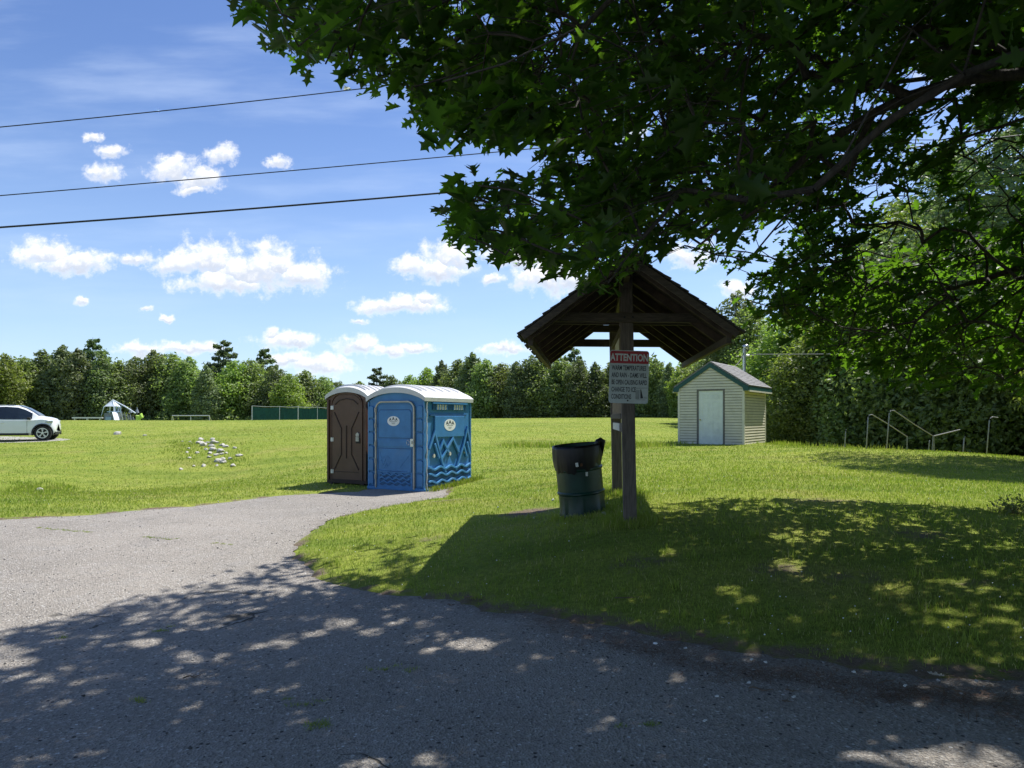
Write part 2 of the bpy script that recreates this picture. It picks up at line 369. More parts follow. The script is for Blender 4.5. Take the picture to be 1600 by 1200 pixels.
# old pale asphalt
def sheet(name, poly, mt, lift, step, far_step=None, dirtf=None):
    P = [Vector(p) for p in poly]; xs = [p[0] for p in poly]; ys = [p[1] for p in poly]; pts = []
    y = min(ys)
    while y < max(ys):
        st = step if (2 < y < 17) else step*3
        x = min(xs)
        while x < max(xs):
            s2 = st if abs(x) < 12 else st*3
            pts.append((x+.01*math.sin(y*7), y)); x += s2
        y += st
    A = np.array(pts); ok = paved(A[:, 0], A[:, 1]) if poly is PAVE else inside(poly, A[:, 0], A[:, 1])
    ok &= dist_poly(poly, A[:, 0], A[:, 1]) > step*.4; A = A[ok]
    allp = P+[Vector(p) for p in A]
    vs, es, fs, *_ = delaunay_2d_cdt(allp, [], [list(range(len(P)))], 1, 1e-5)
    V = np.array([(v[0], v[1]) for v in vs]); z = H(V[:, 0], V[:, 1])+lift
    dd = dist_poly(poly, V[:, 0], V[:, 1]); z -= np.where(dd < 1e-4, .03, 0)
    at = {'dirt': np.where((V[:, 0] > -.2) & (V[:, 1] < 9), np.clip((.45-dd)/.45, 0, 1)*.8, np.clip((.12-dd)/.12, 0, 1)*.6)}
    lo = np.array([i for f in fs for i in f]); o = np_mesh(name, np.column_stack((V, z)), lo, [len(f) for f in fs], mt, attrs=at, smooth=True)
    return o
m, t, b, out = newmat('asphalt'); co = t.n('ShaderNodeTexCoord').outputs['Object']
v1 = t.n('ShaderNodeTexVoronoi', feature='F1'); t.L.new(co, v1.inputs['Vector']); v1.inputs['Scale'].default_value = 70
v2 = t.n('ShaderNodeTexVoronoi', feature='F1'); t.L.new(co, v2.inputs['Vector']); v2.inputs['Scale'].default_value = 26
big = t.noise(co, .35, 5, .6); mid = t.noise(co, 2.2, 6, .65); fin = t.noise(co, 120, 3)
base = t.mix(t.ramp(big, .35, .68), (.235,.211,.180), (.325,.290,.247))
base = t.mix(t.math('MULTIPLY', t.ramp(mid, .48, .7), .4), base, (.31,.295,.275))
ptc = t.noise(co, .9, 7, .7); base = t.mix(t.math('MULTIPLY', t.ramp(ptc, .55, .68), .45), base, (.145,.13,.115)); base = t.mix(t.math('MULTIPLY', t.ramp(t.noise(co, .5, 7, .75), .56, .7), .4), base, (.34,.31,.28))
wn = t.n('ShaderNodeSeparateColor'); t.L.new(v1.outputs['Color'], wn.inputs[0])
base = t.mix(t.math('MULTIPLY', t.ramp(wn.outputs[0], .25, .95), .75), base, t.mix(wn.outputs[1], (.095,.088,.08), (.50,.47,.42)))
wn2 = t.n('ShaderNodeSeparateColor'); t.L.new(v2.outputs['Color'], wn2.inputs[0])
base = t.mix(t.math('MULTIPLY', t.math('GREATER_THAN', wn2.outputs[0], .9), t.ramp(v2.outputs['Distance'], .3, .18)), base, (.55,.53,.5))
base = t.mix(t.math('MULTIPLY', t.math('LESS_THAN', wn2.outputs[0], .09), t.ramp(v2.outputs['Distance'], .35, .2)), base, (.035,.033,.033))
at_ = t.n('ShaderNodeAttribute', attribute_name='dirt'); dn = t.noise(co, 5, 6, .7)
df = t.math('MULTIPLY', t.ramp(t.math('ADD', at_.outputs['Fac'], t.math('MULTIPLY', t.math('SUBTRACT', dn, .5), 1.6)), .35, .8), .5)
base = t.mix(df, base, t.mix(fin, (.08,.062,.05), (.19,.155,.125)))
wv = t.noise(co, .7, 4, .6, out=1)   # crack lines: distorted cells, two scales
ad = t.n('ShaderNodeVectorMath', operation='MULTIPLY_ADD'); t.L.new(wv, ad.inputs[0]); ad.inputs[1].default_value = (1.4, 1.4, 0); t.L.new(co, ad.inputs[2])
v3 = t.n('ShaderNodeTexVoronoi', feature='DISTANCE_TO_EDGE'); t.L.new(ad.outputs[0], v3.inputs['Vector']); v3.inputs['Scale'].default_value = .22
crk = t.math('MULTIPLY', t.ramp(v3.outputs['Distance'], .003, .0008), t.ramp(t.noise(co, 1.1, 3), .5, .62))
base = t.mix(crk, base, (.06,.055,.045))
t.L.new(base, b.inputs['Base Color']); b.inputs['Roughness'].default_value = .9; b.inputs['Specular IOR Level'].default_value = .25
bump(t, b, t.math('ADD', t.math('ADD', v1.outputs['Distance'], t.math('MULTIPLY', fin, .6)), t.math('MULTIPLY', crk, -2)), 1.0, .012); M['asphalt'] = m
tag(sheet('road', PAVE, m, .012, .45), kind='structure')
M['gravel'] = mat('pale gravel', (.32,.305,.27), .95, .25, 20, (.2,.18,.14), .4, .8, 60)
gp = [tuple(G(*p).to_2d()) for p in ((112,686.5),(100,688.5),(60,690.5),(0,692.5),(-60,694),(-60,681),(0,682),(60,683.5),(98,685))]
g_ = sheet('path', gp, M['gravel'], .03, .8); tag(g_, kind='structure')

# ------------------------------------------------------------------ grass blades
def blades(name, px, py, hgt, wid, mt, lean=.5, parent=None, z=None):
    n = len(px); z = H(px, py) if z is None else z
    a = rng.uniform(0, 2*PI, n); dx, dy = np.cos(a), np.sin(a); la = rng.uniform(0, 2*PI, n); lm = hgt*rng.uniform(.1, 1, n)*lean
    B = np.stack((px, py, z-.004), -1); Wd = np.stack((dx*wid/2, dy*wid/2, 0*dx), -1)
    mid = B+np.stack((np.cos(la)*lm*.35, np.sin(la)*lm*.35, hgt*.6), -1); tip = B+np.stack((np.cos(la)*lm, np.sin(la)*lm, hgt), -1)
    V = np.stack((B-Wd, B+Wd, mid+Wd*.7, mid-Wd*.7, tip), 1).reshape(-1, 3)
    k = np.arange(n)[:, None]*5; L = (k+np.array([0,1,2,3, 3,2,4])[None]).ravel(); S = np.tile([4, 3], n)
    return np_mesh(name, V, L, S, mt, parent)
m, t, b, out = newmat('grass blade'); co = t.n('ShaderNodeTexCoord').outputs['Object']; geo = t.n('ShaderNodeNewGeometry')
col, fine = grass_col(t, co); rnd = geo.outputs['Random Per Island']
col = t.mix(t.math('MULTIPLY', t.ramp(rnd, 0, 1), .6), col, (.20,.30,.03)); col = t.mix(t.math('GREATER_THAN', rnd, .93), col, (.48,.43,.2))
t.L.new(col, b.inputs['Base Color']); b.inputs['Roughness'].default_value = .55; b.inputs['Specular IOR Level'].default_value = .25
tr = t.n('ShaderNodeBsdfTranslucent'); t.L.new(t.mix(1, col, (1.15,1.25,.7), 'MULTIPLY'), tr.inputs[0]); mx = t.n('ShaderNodeMixShader', i_0=.4)
t.L.new(b.outputs[0], mx.inputs[1]); t.L.new(tr.outputs[0], mx.inputs[2]); t.L.new(mx.outputs[0], out.inputs[0]); M['blade'] = m
NB = 430000
Yb = np.exp(rng.uniform(np.log(3.3), np.log(60), NB)); Xb = Yb*rng.uniform(-.95, .95, NB)
ok = ~((Xb > -40) & paved(Xb, Yb)); dpb = np.full(NB, 9.0); nb = ok & (Yb < 22); dpb[nb] = dist_poly(PAVE, Xb[nb], Yb[nb])
dr = dirt_of(Xb, Yb, dpb, None); pn = np.array([mnoise.noise(Vector((x*1.7, y*1.7, 0))) for x, y in zip(Xb, Yb)])
ok &= rng.uniform(0, 1, NB) > np.clip(dr*1.5+pn*.5-.1, 0, .97)
Xb, Yb, pn = Xb[ok], Yb[ok], pn[ok]; sc = np.clip(Yb/6, .8, 3.6)
hb = rng.uniform(.016, .044, len(Xb))*(1+.5*pn)*np.clip(sc**.35, 1, 1.4); wb = .0048*sc*rng.uniform(.7, 1.4, len(Xb))
tag(blades('grass', Xb, Yb, hb, wb, M['blade'], .8), 'short mown lawn grass covering the field around the kiosk and toilets', 'grass', kind='stuff')
tx = []; 
def tuft_pts(cx, cy, r, n, ymin=None):
    a = rng.uniform(0, 2*PI, n); q = r*np.sqrt(rng.uniform(0, 1, n)); return cx+q*np.cos(a), cy+q*np.sin(a)
TX, TY, TH = [], [], []
def tuft(cx, cy, r, n, hh):
    x, y = tuft_pts(cx, cy, r, n); TX.append(x); TY.append(y); TH.append(rng.uniform(.5, 1, n)*hh)
tuft(1.3, 7.8, .33, 900, .10); tuft(1.55, 10.35, .34, 900, .14); tuft(.86, 8.75, .40, 1100, .085)
for i in range(26):      # along the kiosk line and the side of the blue toilet
    tuft(1.3+i/25*.25+random.uniform(-.3, .3), 7.8+i/25*2.6, .15, 60, .1)
for i in range(12): tuft(-1.78+i/11*.95+.02, 15.5+i/11*1.7, .13, 60, .15)
for i in range(26): g = G(random.uniform(800, 1060), random.uniform(694, 700)); tuft(g.x, g.y, .9, 90, .22)
for i in range(60): g = G(random.uniform(265, 380), random.uniform(688, 730)); tuft(g.x, g.y, .5, 30, .10)
for i in range(40): g = G(random.uniform(20, 110), random.uniform(755, 772)); tuft(g.x, g.y, .3, 30, .14)
for i in range(45): g = onpx(random.uniform(1200, 1640), random.uniform(24, 28.5)); tuft(g.x, g.y, .6, 40, random.uniform(.1, .26))
for i in range(26):
    g = G(random.uniform(500, 1560), random.uniform(830, 1010))
    if not paved(np.array([g.x]), np.array([g.y]))[0]: tuft(g.x, g.y, .07, 26, .1)
TX, TY, TH = map(np.concatenate, (TX, TY, TH))
tag(blades('tall_grass', TX, TY, TH, .0065*np.clip(TY/8, 1, 4), M['blade'], .5), 'longer uncut grass around posts, drum, rocks and rail feet', 'grass', kind='stuff')

# ------------------------------------------------------------------ camera, sun, sky
cam = D.cameras.new('camera'); co_ = link(D.objects.new('camera', cam)); co_.location = (0, 0, CH); co_.rotation_euler = (R(90), 0, 0)
cam.sensor_width = 36; cam.lens = 36*F/1600; cam.shift_y = (HZ-600)/1600; cam.clip_end = 3000; cam.clip_start = .05; SC.camera = co_
sl = D.lights.new('sun', 'SUN'); sl.energy = 4.25; sl.angle = R(.53); sl.color = (1, .97, .92); so = link(D.objects.new('sun', sl))
so.rotation_euler = SV.to_track_quat('Z', 'Y').to_euler()
W = D.worlds.new('World'); SC.world = W; W.use_nodes = True; W.node_tree.nodes.clear(); t = NT(W.node_tree)
wo = t.n('ShaderNodeOutputWorld'); bg = t.n('ShaderNodeBackground', i_Strength=.105); t.L.new(bg.outputs[0], wo.inputs[0])
sky = t.n('ShaderNodeTexSky', sky_type='NISHITA'); sky.sun_disc = False; sky.sun_elevation = SUN_EL; sky.sun_rotation = PI/2-SUN_AZ; sky.ozone_density = 2.0; sky.air_density = 1.0; sky.dust_density = .2
dr_ = t.n('ShaderNodeTexCoord').outputs['Generated']; sp = t.n('ShaderNodeSeparateXYZ'); t.L.new(dr_, sp.inputs[0])
hs = t.n('ShaderNodeHueSaturation', i_Saturation=1.15, i_Value=.88, i_Hue=.512); t.L.new(sky.outputs[0], hs.inputs['Color'])
yy = t.math('MAXIMUM', sp.outputs[1], .02); cu = t.n('ShaderNodeCombineXYZ')
t.L.new(t.math('DIVIDE', sp.outputs[0], yy), cu.inputs[0]); t.L.new(t.math('DIVIDE', sp.outputs[2], yy), cu.inputs[1])
wrp = t.noise(cu.outputs[0], 22, 8, .62, out=1); off = t.n('ShaderNodeVectorMath', operation='MULTIPLY_ADD'); t.L.new(wrp, off.inputs[0]); off.inputs[1].default_value = (.045, .035, 0)
o2 = t.n('ShaderNodeVectorMath', operation='ADD'); t.L.new(cu.outputs[0], o2.inputs[0]); o2.inputs[1].default_value = (-.0225, -.0175, 0); t.L.new(o2.outputs[0], off.inputs[2])
CL = [(70,396,48,22),(112,412,72,18),(328,405,55,36),(392,418,84,36),(432,412,45,28),(472,430,52,24),(278,410,46,20),(212,403,36,10),(350,440,80,17),
 (702,400,42,27),(682,420,48,20),(640,418,32,13),(625,475,70,15),(662,468,28,13),(812,400,52,24),(850,430,58,30),(892,432,34,22),(770,436,22,8),
 (272,262,38,20),(312,280,36,20),(302,298,32,8),(345,242,24,15),(163,268,28,17),(176,233,26,9),(145,213,15,7),(437,255,20,9),
 (450,532,48,15),(424,520,14,9),(555,535,38,15),(500,570,56,18),(448,564,42,12),(610,548,26,10),(652,541,32,8),(298,545,58,11),(220,545,34,10),(790,545,42,9),(560,500,14,5),
 (1078,400,38,20),(1150,452,30,15),(228,486,15,5),(262,494,12,5),(128,470,12,6),(1500,100,60,40),(980,200,30,18)]
fld = None
for (cx, cy, rx, ry) in CL:
    a = t.n('ShaderNodeVectorMath', operation='SUBTRACT'); t.L.new(off.outputs[0], a.inputs[0]); a.inputs[1].default_value = ((cx-800)/F, (HZ-cy)/F, 0)
    b_ = t.n('ShaderNodeVectorMath', operation='MULTIPLY'); t.L.new(a.outputs[0], b_.inputs[0]); b_.inputs[1].default_value = (F/rx, F/ry, 0)
    c_ = t.n('ShaderNodeVectorMath', operation='LENGTH'); t.L.new(b_.outputs[0], c_.inputs[0])
    q_ = t.n('ShaderNodeSeparateXYZ'); t.L.new(b_.outputs[0], q_.inputs[0])
    if fld is None: fld, vv = c_.outputs['Value'], q_.outputs[1]
    else:
        ls = t.math('LESS_THAN', c_.outputs['Value'], fld); vv = t.math('ADD', vv, t.math('MULTIPLY', ls, t.math('SUBTRACT', q_.outputs[1], vv))); fld = t.math('MINIMUM', fld, c_.outputs['Value'])
nz = t.noise(cu.outputs[0], 42, 9, .66); val = t.math('ADD', t.math('SUBTRACT', 1.22, fld), t.math('MULTIPLY', t.math('SUBTRACT', nz, .5), 2.6))
dens = t.math('MULTIPLY', t.ramp(val, -.1, .85), t.math('GREATER_THAN', sp.outputs[1], .05))
# puffs: bright rims, soft grey bellies from a second reading of the noise a little lower down
o3 = t.n('ShaderNodeVectorMath', operation='ADD'); t.L.new(cu.outputs[0], o3.inputs[0]); o3.inputs[1].default_value = (.004, .006, 0)
nz2 = t.noise(o3.outputs[0], 42, 9, .66); rel = t.ramp(t.math('SUBTRACT', nz, nz2), -.07, .09)
mpz = t.n('ShaderNodeMapping'); t.L.new(cu.outputs[0], mpz.inputs[0]); mpz.inputs['Scale'].default_value = (1, 5.5, 1); mpz.inputs['Rotation'].default_value = (0, 0, -.12)
cir = t.math('MULTIPLY', t.ramp(t.noise(mpz.outputs[0], 2.6, 6, .55), .42, .8), .34)
skc = t.mix(cir, hs.outputs[0], (4.4, 5.2, 6.6))
hzf = t.math('MULTIPLY', t.ramp(sp.outputs[2], .42, .0), .5); skc = t.mix(hzf, skc, (2.9, 4.2, 6.4))
core = t.math('MULTIPLY', t.ramp(val, .1, .9), t.ramp(t.math('ADD', vv, t.math('MULTIPLY', t.math('SUBTRACT', nz, .5), 1.8)), .35, -.7)); cc = t.mix(t.math('MULTIPLY', core, .95), t.mix(rel, (5.8, 5.95, 6.2), (6.7, 6.65, 6.6)), (3.3, 3.7, 4.5))
skc = t.mix(t.math('MULTIPLY', dens, .93), skc, cc); t.L.new(skc, bg.inputs[0])
bg2 = t.n('ShaderNodeBackground', i_Strength=.105); t.L.new(t.mix(hzf, t.mix(.05, hs.outputs[0], (4.4, 5.2, 6.6)), (2.9, 4.2, 6.4)), bg2.inputs[0])
inb = t.math('MULTIPLY', t.math('GREATER_THAN', sp.outputs[1], .05), t.math('GREATER_THAN', sp.outputs[2], 0)); msh = t.n('ShaderNodeMixShader'); t.L.new(inb, msh.inputs[0]); t.L.new(bg2.outputs[0], msh.inputs[1]); t.L.new(bg.outputs[0], msh.inputs[2]); t.L.new(msh.outputs[0], wo.inputs[0])
W.cycles.sampling_method = 'MANUAL'; W.cycles.sample_map_resolution = 512
vs = SC.view_settings; vs.view_transform = 'Standard'; vs.look = 'None'; vs.exposure = 0.82; vs.gamma = 1
SC.display_settings.display_device = 'sRGB'
SC.cycles.max_bounces = 5; SC.cycles.diffuse_bounces = 3; SC.cycles.transmission_bounces = 4; SC.cycles.transparent_max_bounces = 6
SC.cycles.use_denoising = True; SC.cycles.sample_clamp_indirect = 6
# ------------------------------------------------------------------ portable toilets
def toilet_roof(mb, w, d, z0, rise, th=.05, over=.05, ribs=6):
    hw = w/2+over; N = 22
    def prof(s): return z0+rise*(1-abs(s)**2.1)**.85 if abs(s) < 1 else z0
    ys = np.linspace(-d/2-over, d/2+over, 60); vs = []; fs = []
    for y in ys:
        q = (y+d/2)/d; e = 1-.55*max(0, (abs(q-.5)-.38)/.17)**2*.35
        ridge = .035 if (q*ribs*2) % 2 < 1 and .06 < q < .94 else 0
        for i in range(N+1):
            s = -1+2*i/N; zz = z0+(prof(s)-z0)*e+(ridge if abs(s) < .86 else 0)
            vs.append((s*hw, y, zz+th))
    n = len(ys)
    for j in range(n-1):
        for i in range(N):
            a = j*(N+1)+i; fs.append((a, a+1, a+N+2, a+N+1))
    b = len(vs)
    for y in (ys[0], ys[-1]):        # gable rims
        e = 1-.55*max(0, (abs((y+d/2)/d-.5)-.38)/.17)**2*.35
        for i in range(N+1):
            s = -1+2*i/N; vs.append((s*hw*.985, y, z0+(prof(s)-z0)*e*.82-.03))
    for k, j in ((0, 0), (1, n-1)):
        for i in range(N):
            a = j*(N+1)+i; c = b+k*(N+1)+i; fs.append((a, c, c+1, a+1))
    for k in (0, N):                  # eaves skirt
        fs2 = [j*(N+1)+k for j in range(n)]; base = len(vs)
        for j in range(n): x, y, z = vs[fs2[j]]; vs.append((x*.99, y, z0-.035))
        for j in range(n-1): fs.append((fs2[j], fs2[j+1], base+j+1, base+j))
    mb.add(vs, fs)
def gable_panel(mb, w, y0, y1, z0, rise, fr=None):
    pts = [(-w/2, z0)]+[(w/2*s, z0+rise*.8*(1-abs(s)**2.1)**.85) for s in np.linspace(-.98, .98, 19)]+[(w/2, z0)]
    mb.prism(pts, y0, y1, lambda u, v, q: (u, q, v))
def oval(cx, cy, rx, ry, n=36): return [(cx+rx*math.cos(2*PI*i/n), cy+ry*math.sin(2*PI*i/n)) for i in range(n)]
def arch_path(x0, x1, z0, z1, r, n=7):
    p = [(x0, z0), (x0, z1-r)]+[(x0+r-r*math.cos(a), z1-r+r*math.sin(a)) for a in np.linspace(0, PI/2, n)[1:]]
    return p+[(x1-r+r*math.sin(a), z1-r+r*math.cos(a)) for a in np.linspace(0, PI/2, n)]+[(x1, z0)]
def sticker(parent, cx, cz, rx, ry, fr, name='sticker'):
    mb = MB(); mb.prism(oval(cx, cz, rx, ry), .0, .004, fr); s = mb.build(name, M['sticker'], parent)
    k = MB(); S = ry/.11; A_ = rx/.17
    for i, (dx, dz, sz) in enumerate(((-.085, .008, .088), (0, .02, .098), (.085, .008, .088))): text_mb(k, 'A', sz*S, fr, cx+dx*A_, cz+dz*S, .0055, 1.0*A_, bold=.003)
    for (a, b_, q) in ((-.1, .1, -.008), (-.055, .055, -.042), (-.04, .04, -.062)):
        k.prism([(cx+a*S, cz+q*S-.003), (cx+b_*S, cz+q*S-.003), (cx+b_*S, cz+q*S+.004), (cx+a*S, cz+q*S+.004)], .0045, .0055, fr)
    k.build('lettering', M['ink'], s)
    return s
def wave(u0, u1, v, amp, per, n=60, ph=0): return [(u0+(u1-u0)*i/n, v+amp*math.sin(2*PI*(u0+(u1-u0)*i/n)/per+ph)) for i in range(n+1)]

# --- blue wide toilet
w, d, Hw = 1.557, 1.88, 2.02
pf = Vector((-1.907, 15.45, 0)); ax = Vector((.875, -.485, 0)).normalized(); ay = Vector((.485, .875, 0)).normalized()
c0 = pf-ax*(w/2)+ay*(d/2); c0.z = -.02
T = empty('portable_toilet', c0, math.atan2(ax.y, ax.x), 'wide blue plastic portable toilet with mountain relief side and white domed roof', 'portable toilet', 'portable toilets by the pavement')
fr = lambda u, v, q: (u, -d/2-q, v)       # front: u along the front
sd = lambda u, v, q: (w/2+q, u, v)        # right side: u from front (-) to back (+)
mb = MB(); mb.box((0, 0, Hw/2+.05), (w-.02, d-.02, Hw-.06)); mb.build('wall', M['blue'], T, bevel=.02)
mb = MB(); gable_panel(mb, w-.03, -d/2+.0, -d/2+.03, Hw-.03, .26); gable_panel(mb, w-.03, d/2-.03, d/2, Hw-.03, .26); mb.build_each('gable', M['blue'], T)
mb = MB(); mb.box((0, 0, .04), (w+.06, d+.06, .08)); mb.build('base_skid', M['blue'], T, bevel=.02)
mb = MB(); toilet_roof(mb, w, d, Hw, .27, ribs=6); mb.build('roof', M['white_roof'], T, smooth='auto')
mb = MB()
for zz in np.arange(.12, 1.9, .30):     # moulded stone blocks left and right of the door
    for (a, b_) in ((-w/2+.02, -w/2+.155), (w/2-.185, w/2-.03)):
        mb.prism([(a, zz), (b_, zz), (b_, zz+.24), (b_-.03, zz+.27), (a+.03, zz+.27), (a, zz+.24)], 0, .03, fr)
mb.build_each('corner_block', M['blue'], T, bevel=.012)
mb = MB()
for s in (-1, 1): mb.box((s*(w/2-.004), -d/2+.004, Hw/2), (.035, .035, Hw-.06))
mb.box((w/2-.004, d/2-.01, Hw/2), (.035, .035, Hw-.06)); mb.build_each('corner_trim', M['blue_light'], T, bevel=.006)
x0, x1 = -w/2+.235, w/2-.255
mb = MB(); mb.ribbon(arch_path(x0, x1, .05, 1.98, .17), .035, 0, .05, fr); mb.build('door_frame', M['beige_metal'], T, bevel=.006)
mb = MB(); ins = [(x0+.02, .07)]+arch_path(x0+.02, x1-.02, .07, 1.96, .15)[1:-1]+[(x1-.02, .07)]
mb.prism(ins, 0, .022, fr); dr1 = mb.build('door', M['blue'], T)
mb = MB(); a, b_ = x0+.085, x1-.085
mb.prism([(a, 1.18), (b_, 1.18), (b_, 1.74), (b_-.04, 1.79), (a+.04, 1.79), (a, 1.74)], .018, .034, fr)
mb.prism([(a-.02, .98), (b_+.02, .98), (b_+.02, 1.13), (a-.02, 1.13)], .018, .038, fr)
mb.prism([(a, .44), (b_, .44), (b_, .93), (a, .93)], .018, .03, fr)
for q in (-.08, .0, .09): mb.ribbon(wave(a+.02, b_-.02, .27+q, .02, .2, ph=q*20), .03, .018, .05, fr)
mb.ribbon([(a-.01, .445), (a+.1, .425), (0, .41), (b_-.1, .425), (b_+.01, .445)], .03, .018, .05, fr)
mb.ribbon([(a+.2+.14*math.cos(x), .63+.14*math.sin(x)) for x in np.linspace(.6, 3, 12)], .014, .028, .036, fr)
mb.ribbon([(b_-.30, .52), (b_-.02, .83)], .014, .028, .036, fr); mb.ribbon([(a+.03, .86), (a+.12, .56), (a+.2, .7)], .012, .028, .036, fr)
mb.ribbon([(a+.15, .5), (a+.22, .6), (a+.25, .53), (a+.34, .63)], .012, .028, .036, fr)
mb.build('door_panel', M['blue'], dr1, bevel=.006)
for zz in (.25, .6, .98, 1.4, 1.75):
    mb = MB(); mb.prism([(x0-.02, zz), (x0+.03, zz), (x0+.03, zz+.1), (x0-.02, zz+.1)], .03, .06, fr); mb.tube([fr(x0+.004, zz, .065), fr(x0+.004, zz+.1, .065)], .009); mb.build('hinge', M['beige_metal'], dr1)
mb = MB(); mb.prism([(x1-.075, .99), (x1+.015, .99), (x1+.015, 1.16), (x1-.075, 1.16)], .05, .07, fr); mb.tube([fr(x1-.13+.035*math.cos(q), 1.08+.055*math.sin(q), .075) for q in np.linspace(0, 2*PI, 14)], .007); mb.box(fr(x1-.03, 1.08, .09), (.03, .04, .06)); mb.build('latch', M['steel'], dr1)
sticker(dr1, -.04, 1.55, .17, .11, lambda u, v, q: fr(u, v, q+.034))
for q in (-.125, -.04, .05): mb = MB(); mb.ribbon(wave(a+.02, b_-.02, .27+q, .02, .2, ph=q*20), .035, .018, .0235, fr); mb.build('wave_groove_shade', M['blue_shade'], dr1)  # dark strips between the waves paint in the shade of grooves
mb = MB(); mb.ribbon([(a-.012, 1.17), (b_+.012, 1.17), (b_+.012, 1.745), (b_-.04, 1.803), (a+.04, 1.803), (a-.012, 1.745)], .012, .018, .0235, fr, closed=True); mb.ribbon([(a-.012, .43), (b_+.012, .43), (b_+.012, .942), (a-.012, .942)], .012, .018, .0235, fr, closed=True); mb.ribbon([(x0+.05, .09)]+arch_path(x0+.05, x1-.05, .09, 1.93, .13)[1:-1]+[(x1-.05, .09)], .01, .018, .0245, fr); mb.build_each('panel_gap_shade', M['blue_shade'], dr1)  # dark outlines painted in place of shadow gaps round the panels
# right side wall with relief
mb = MB(); U0, U1 = -d/2+.12, d/2-.06
mb.prism([(-d/2+.3, 1.80), (d/2-.24, 1.80), (d/2-.24, 1.93), (-d/2+.3, 1.93)], .0, .02, sd, 1)
mb.prism([(U0, .12), (U1, .12), (U1, .15), (U0, .15)], 0, .02, sd)
mb.prism([(-d/2+.20, 1.66), (d/2-.22, 1.66), (d/2-.22, 1.70), (-d/2+.20, 1.70)], 0, .02, sd, 1)
mb.build_each('vent_recess', [M['blue'], M['blue_shade']], T)
for a in (-.52, .16):
    mb = MB(); mb.prism([(a, 1.81), (a+.42, 1.81), (a+.42, 1.92), (a, 1.92)], .016, .026, sd, 0)
    for q in range(5): mb.prism([(a+q*.1, 1.80), (a+q*.1+.02, 1.80), (a+q*.1+.02, 1.93), (a+q*.1, 1.93)], .02, .034, sd, 1)
    mb.build('vent', [M['vent'], M['blue']], T)
mb = MB(); mb.prism([(-d/2+.27, 1.935), (d/2-.21, 1.935), (d/2-.21, 1.965), (-d/2+.27, 1.965)], 0, .05, sd); mb.build('vent_hood', M['blue_light'], T)
mb = MB(); mb.prism([(-d/2+.36, 1.19), (d/2-.33, 1.19), (d/2-.33, 1.66), (-d/2+.36, 1.66)], 0, .035, sd); pn1 = mb.build('sign_panel', M['blue'], T, bevel=.006)
sticker(pn1, .0, 1.46, .23, .135, lambda u, v, q: sd(u, v, q+.035))
ridges = [[(U0+.02, .93), (U0+.23, 1.30), (U0+.52, .62), (U0+.66, .38)], [(U0+.40, .86), (U0+.56, 1.10), (U0+.78, .83)], [(U0+.50, .70), (U0+.95, 1.15), (U0+1.2, .82)], [(U1-.62, .42), (U1-.30, .98), (U1-.14, 1.36), (U1, .95)], [(U1-.3, .98), (U1-.16, .7)], [(U0+.23, 1.05), (U0+.40, .72)], [(U1-.14, 1.05), (U1-.03, .75)]]
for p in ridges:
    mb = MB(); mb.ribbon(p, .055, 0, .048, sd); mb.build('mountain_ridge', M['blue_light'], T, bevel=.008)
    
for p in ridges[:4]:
    mb = MB(); q = [(a+.055, b_-.09) for a, b_ in p]; mb.ribbon(q[-2:] if p is not ridges[3] else q[1:], .075, 0, .006, sd); mb.build('ridge_groove_shade', M['blue_shade'], T)  # flat dark strips beside the ridges: groove shade as colour
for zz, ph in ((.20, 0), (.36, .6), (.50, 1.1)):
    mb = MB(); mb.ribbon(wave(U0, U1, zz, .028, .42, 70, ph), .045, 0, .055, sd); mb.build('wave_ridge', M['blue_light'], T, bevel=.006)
    mb = MB(); mb.ribbon(wave(U0, U1, zz-.06, .028, .42, 70, ph), .06, 0, .006, sd); mb.build('wave_groove_shade', M['blue_shade'], T)  # flat dark strip under each wave: groove shade as colour
for (a, b_) in ((U0+.22, .78), (U0+.85, .80), (U1-.22, .82)):
    mb = MB(); mb.prism(oval(a, b_, .035, .042, 16), 0, .03, sd); mb.build('plug', M['vent'], T)
for (a, b_) in ((U0+.33, .47), (U1-.32, .48)):
    mb = MB(); mb.prism(oval(a, b_, .05, .055, 14), 0, .006, sd); mb.build('hole', M['brown_back'], T)
    mb = MB(); mb.prism(oval(a, b_+.03, .03, .02, 12), 0, .04, sd); mb.build('plug', M['sticker'], T)
mb = MB(); mb.tube([sd(-d/2+.07, z, .02+.008*math.sin(z*23)) for z in np.linspace(.05, Hw-.05, 26)], .014); mb.build('conduit', M['steel_pale'], T)

# --- brown toilet
w2, d2, H2 = 1.16, 1.2, 2.05
a2 = Vector((1.05, -.5, 0)).normalized(); b2 = Vector((.5, 1.05, 0)).normalized(); q2 = Vector((-3.39, 16.6, .02)); c2 = q2-a2*(w2/2)+b2*(d2/2)
T2 = empty('portable_toilet', c2, math.atan2(a2.y, a2.x), 'narrow brown plastic portable toilet with arched door and white roof', 'portable toilet', 'portable toilets by the pavement')
fr2 = lambda u, v, q: (u, -d2/2-q, v)
mb = MB(); mb.box((0, 0, H2/2+.06), (w2-.03, d2-.02, H2-.08)); mb.build('wall', M['brown'], T2, bevel=.02)
mb = MB(); gable_panel(mb, w2-.03, -d2/2, -d2/2+.03, H2-.03, .24); gable_panel(mb, w2-.03, d2/2-.03, d2/2, H2-.03, .24); mb.build_each('gable', M['brown'], T2)
mb = MB(); mb.box((0, 0, .07), (w2+.03, d2+.03, .1))
for s in (-1, 1): mb.box((s*(w2/2-.12), 0, .02), (.12, d2+.06, .06))
mb.build('base_skid', M['brown_dark'], T2, bevel=.01)
mb = MB(); toilet_roof(mb, w2, d2, H2, .25, ribs=5); mb.build('roof', M['white_roof'], T2, smooth='auto')
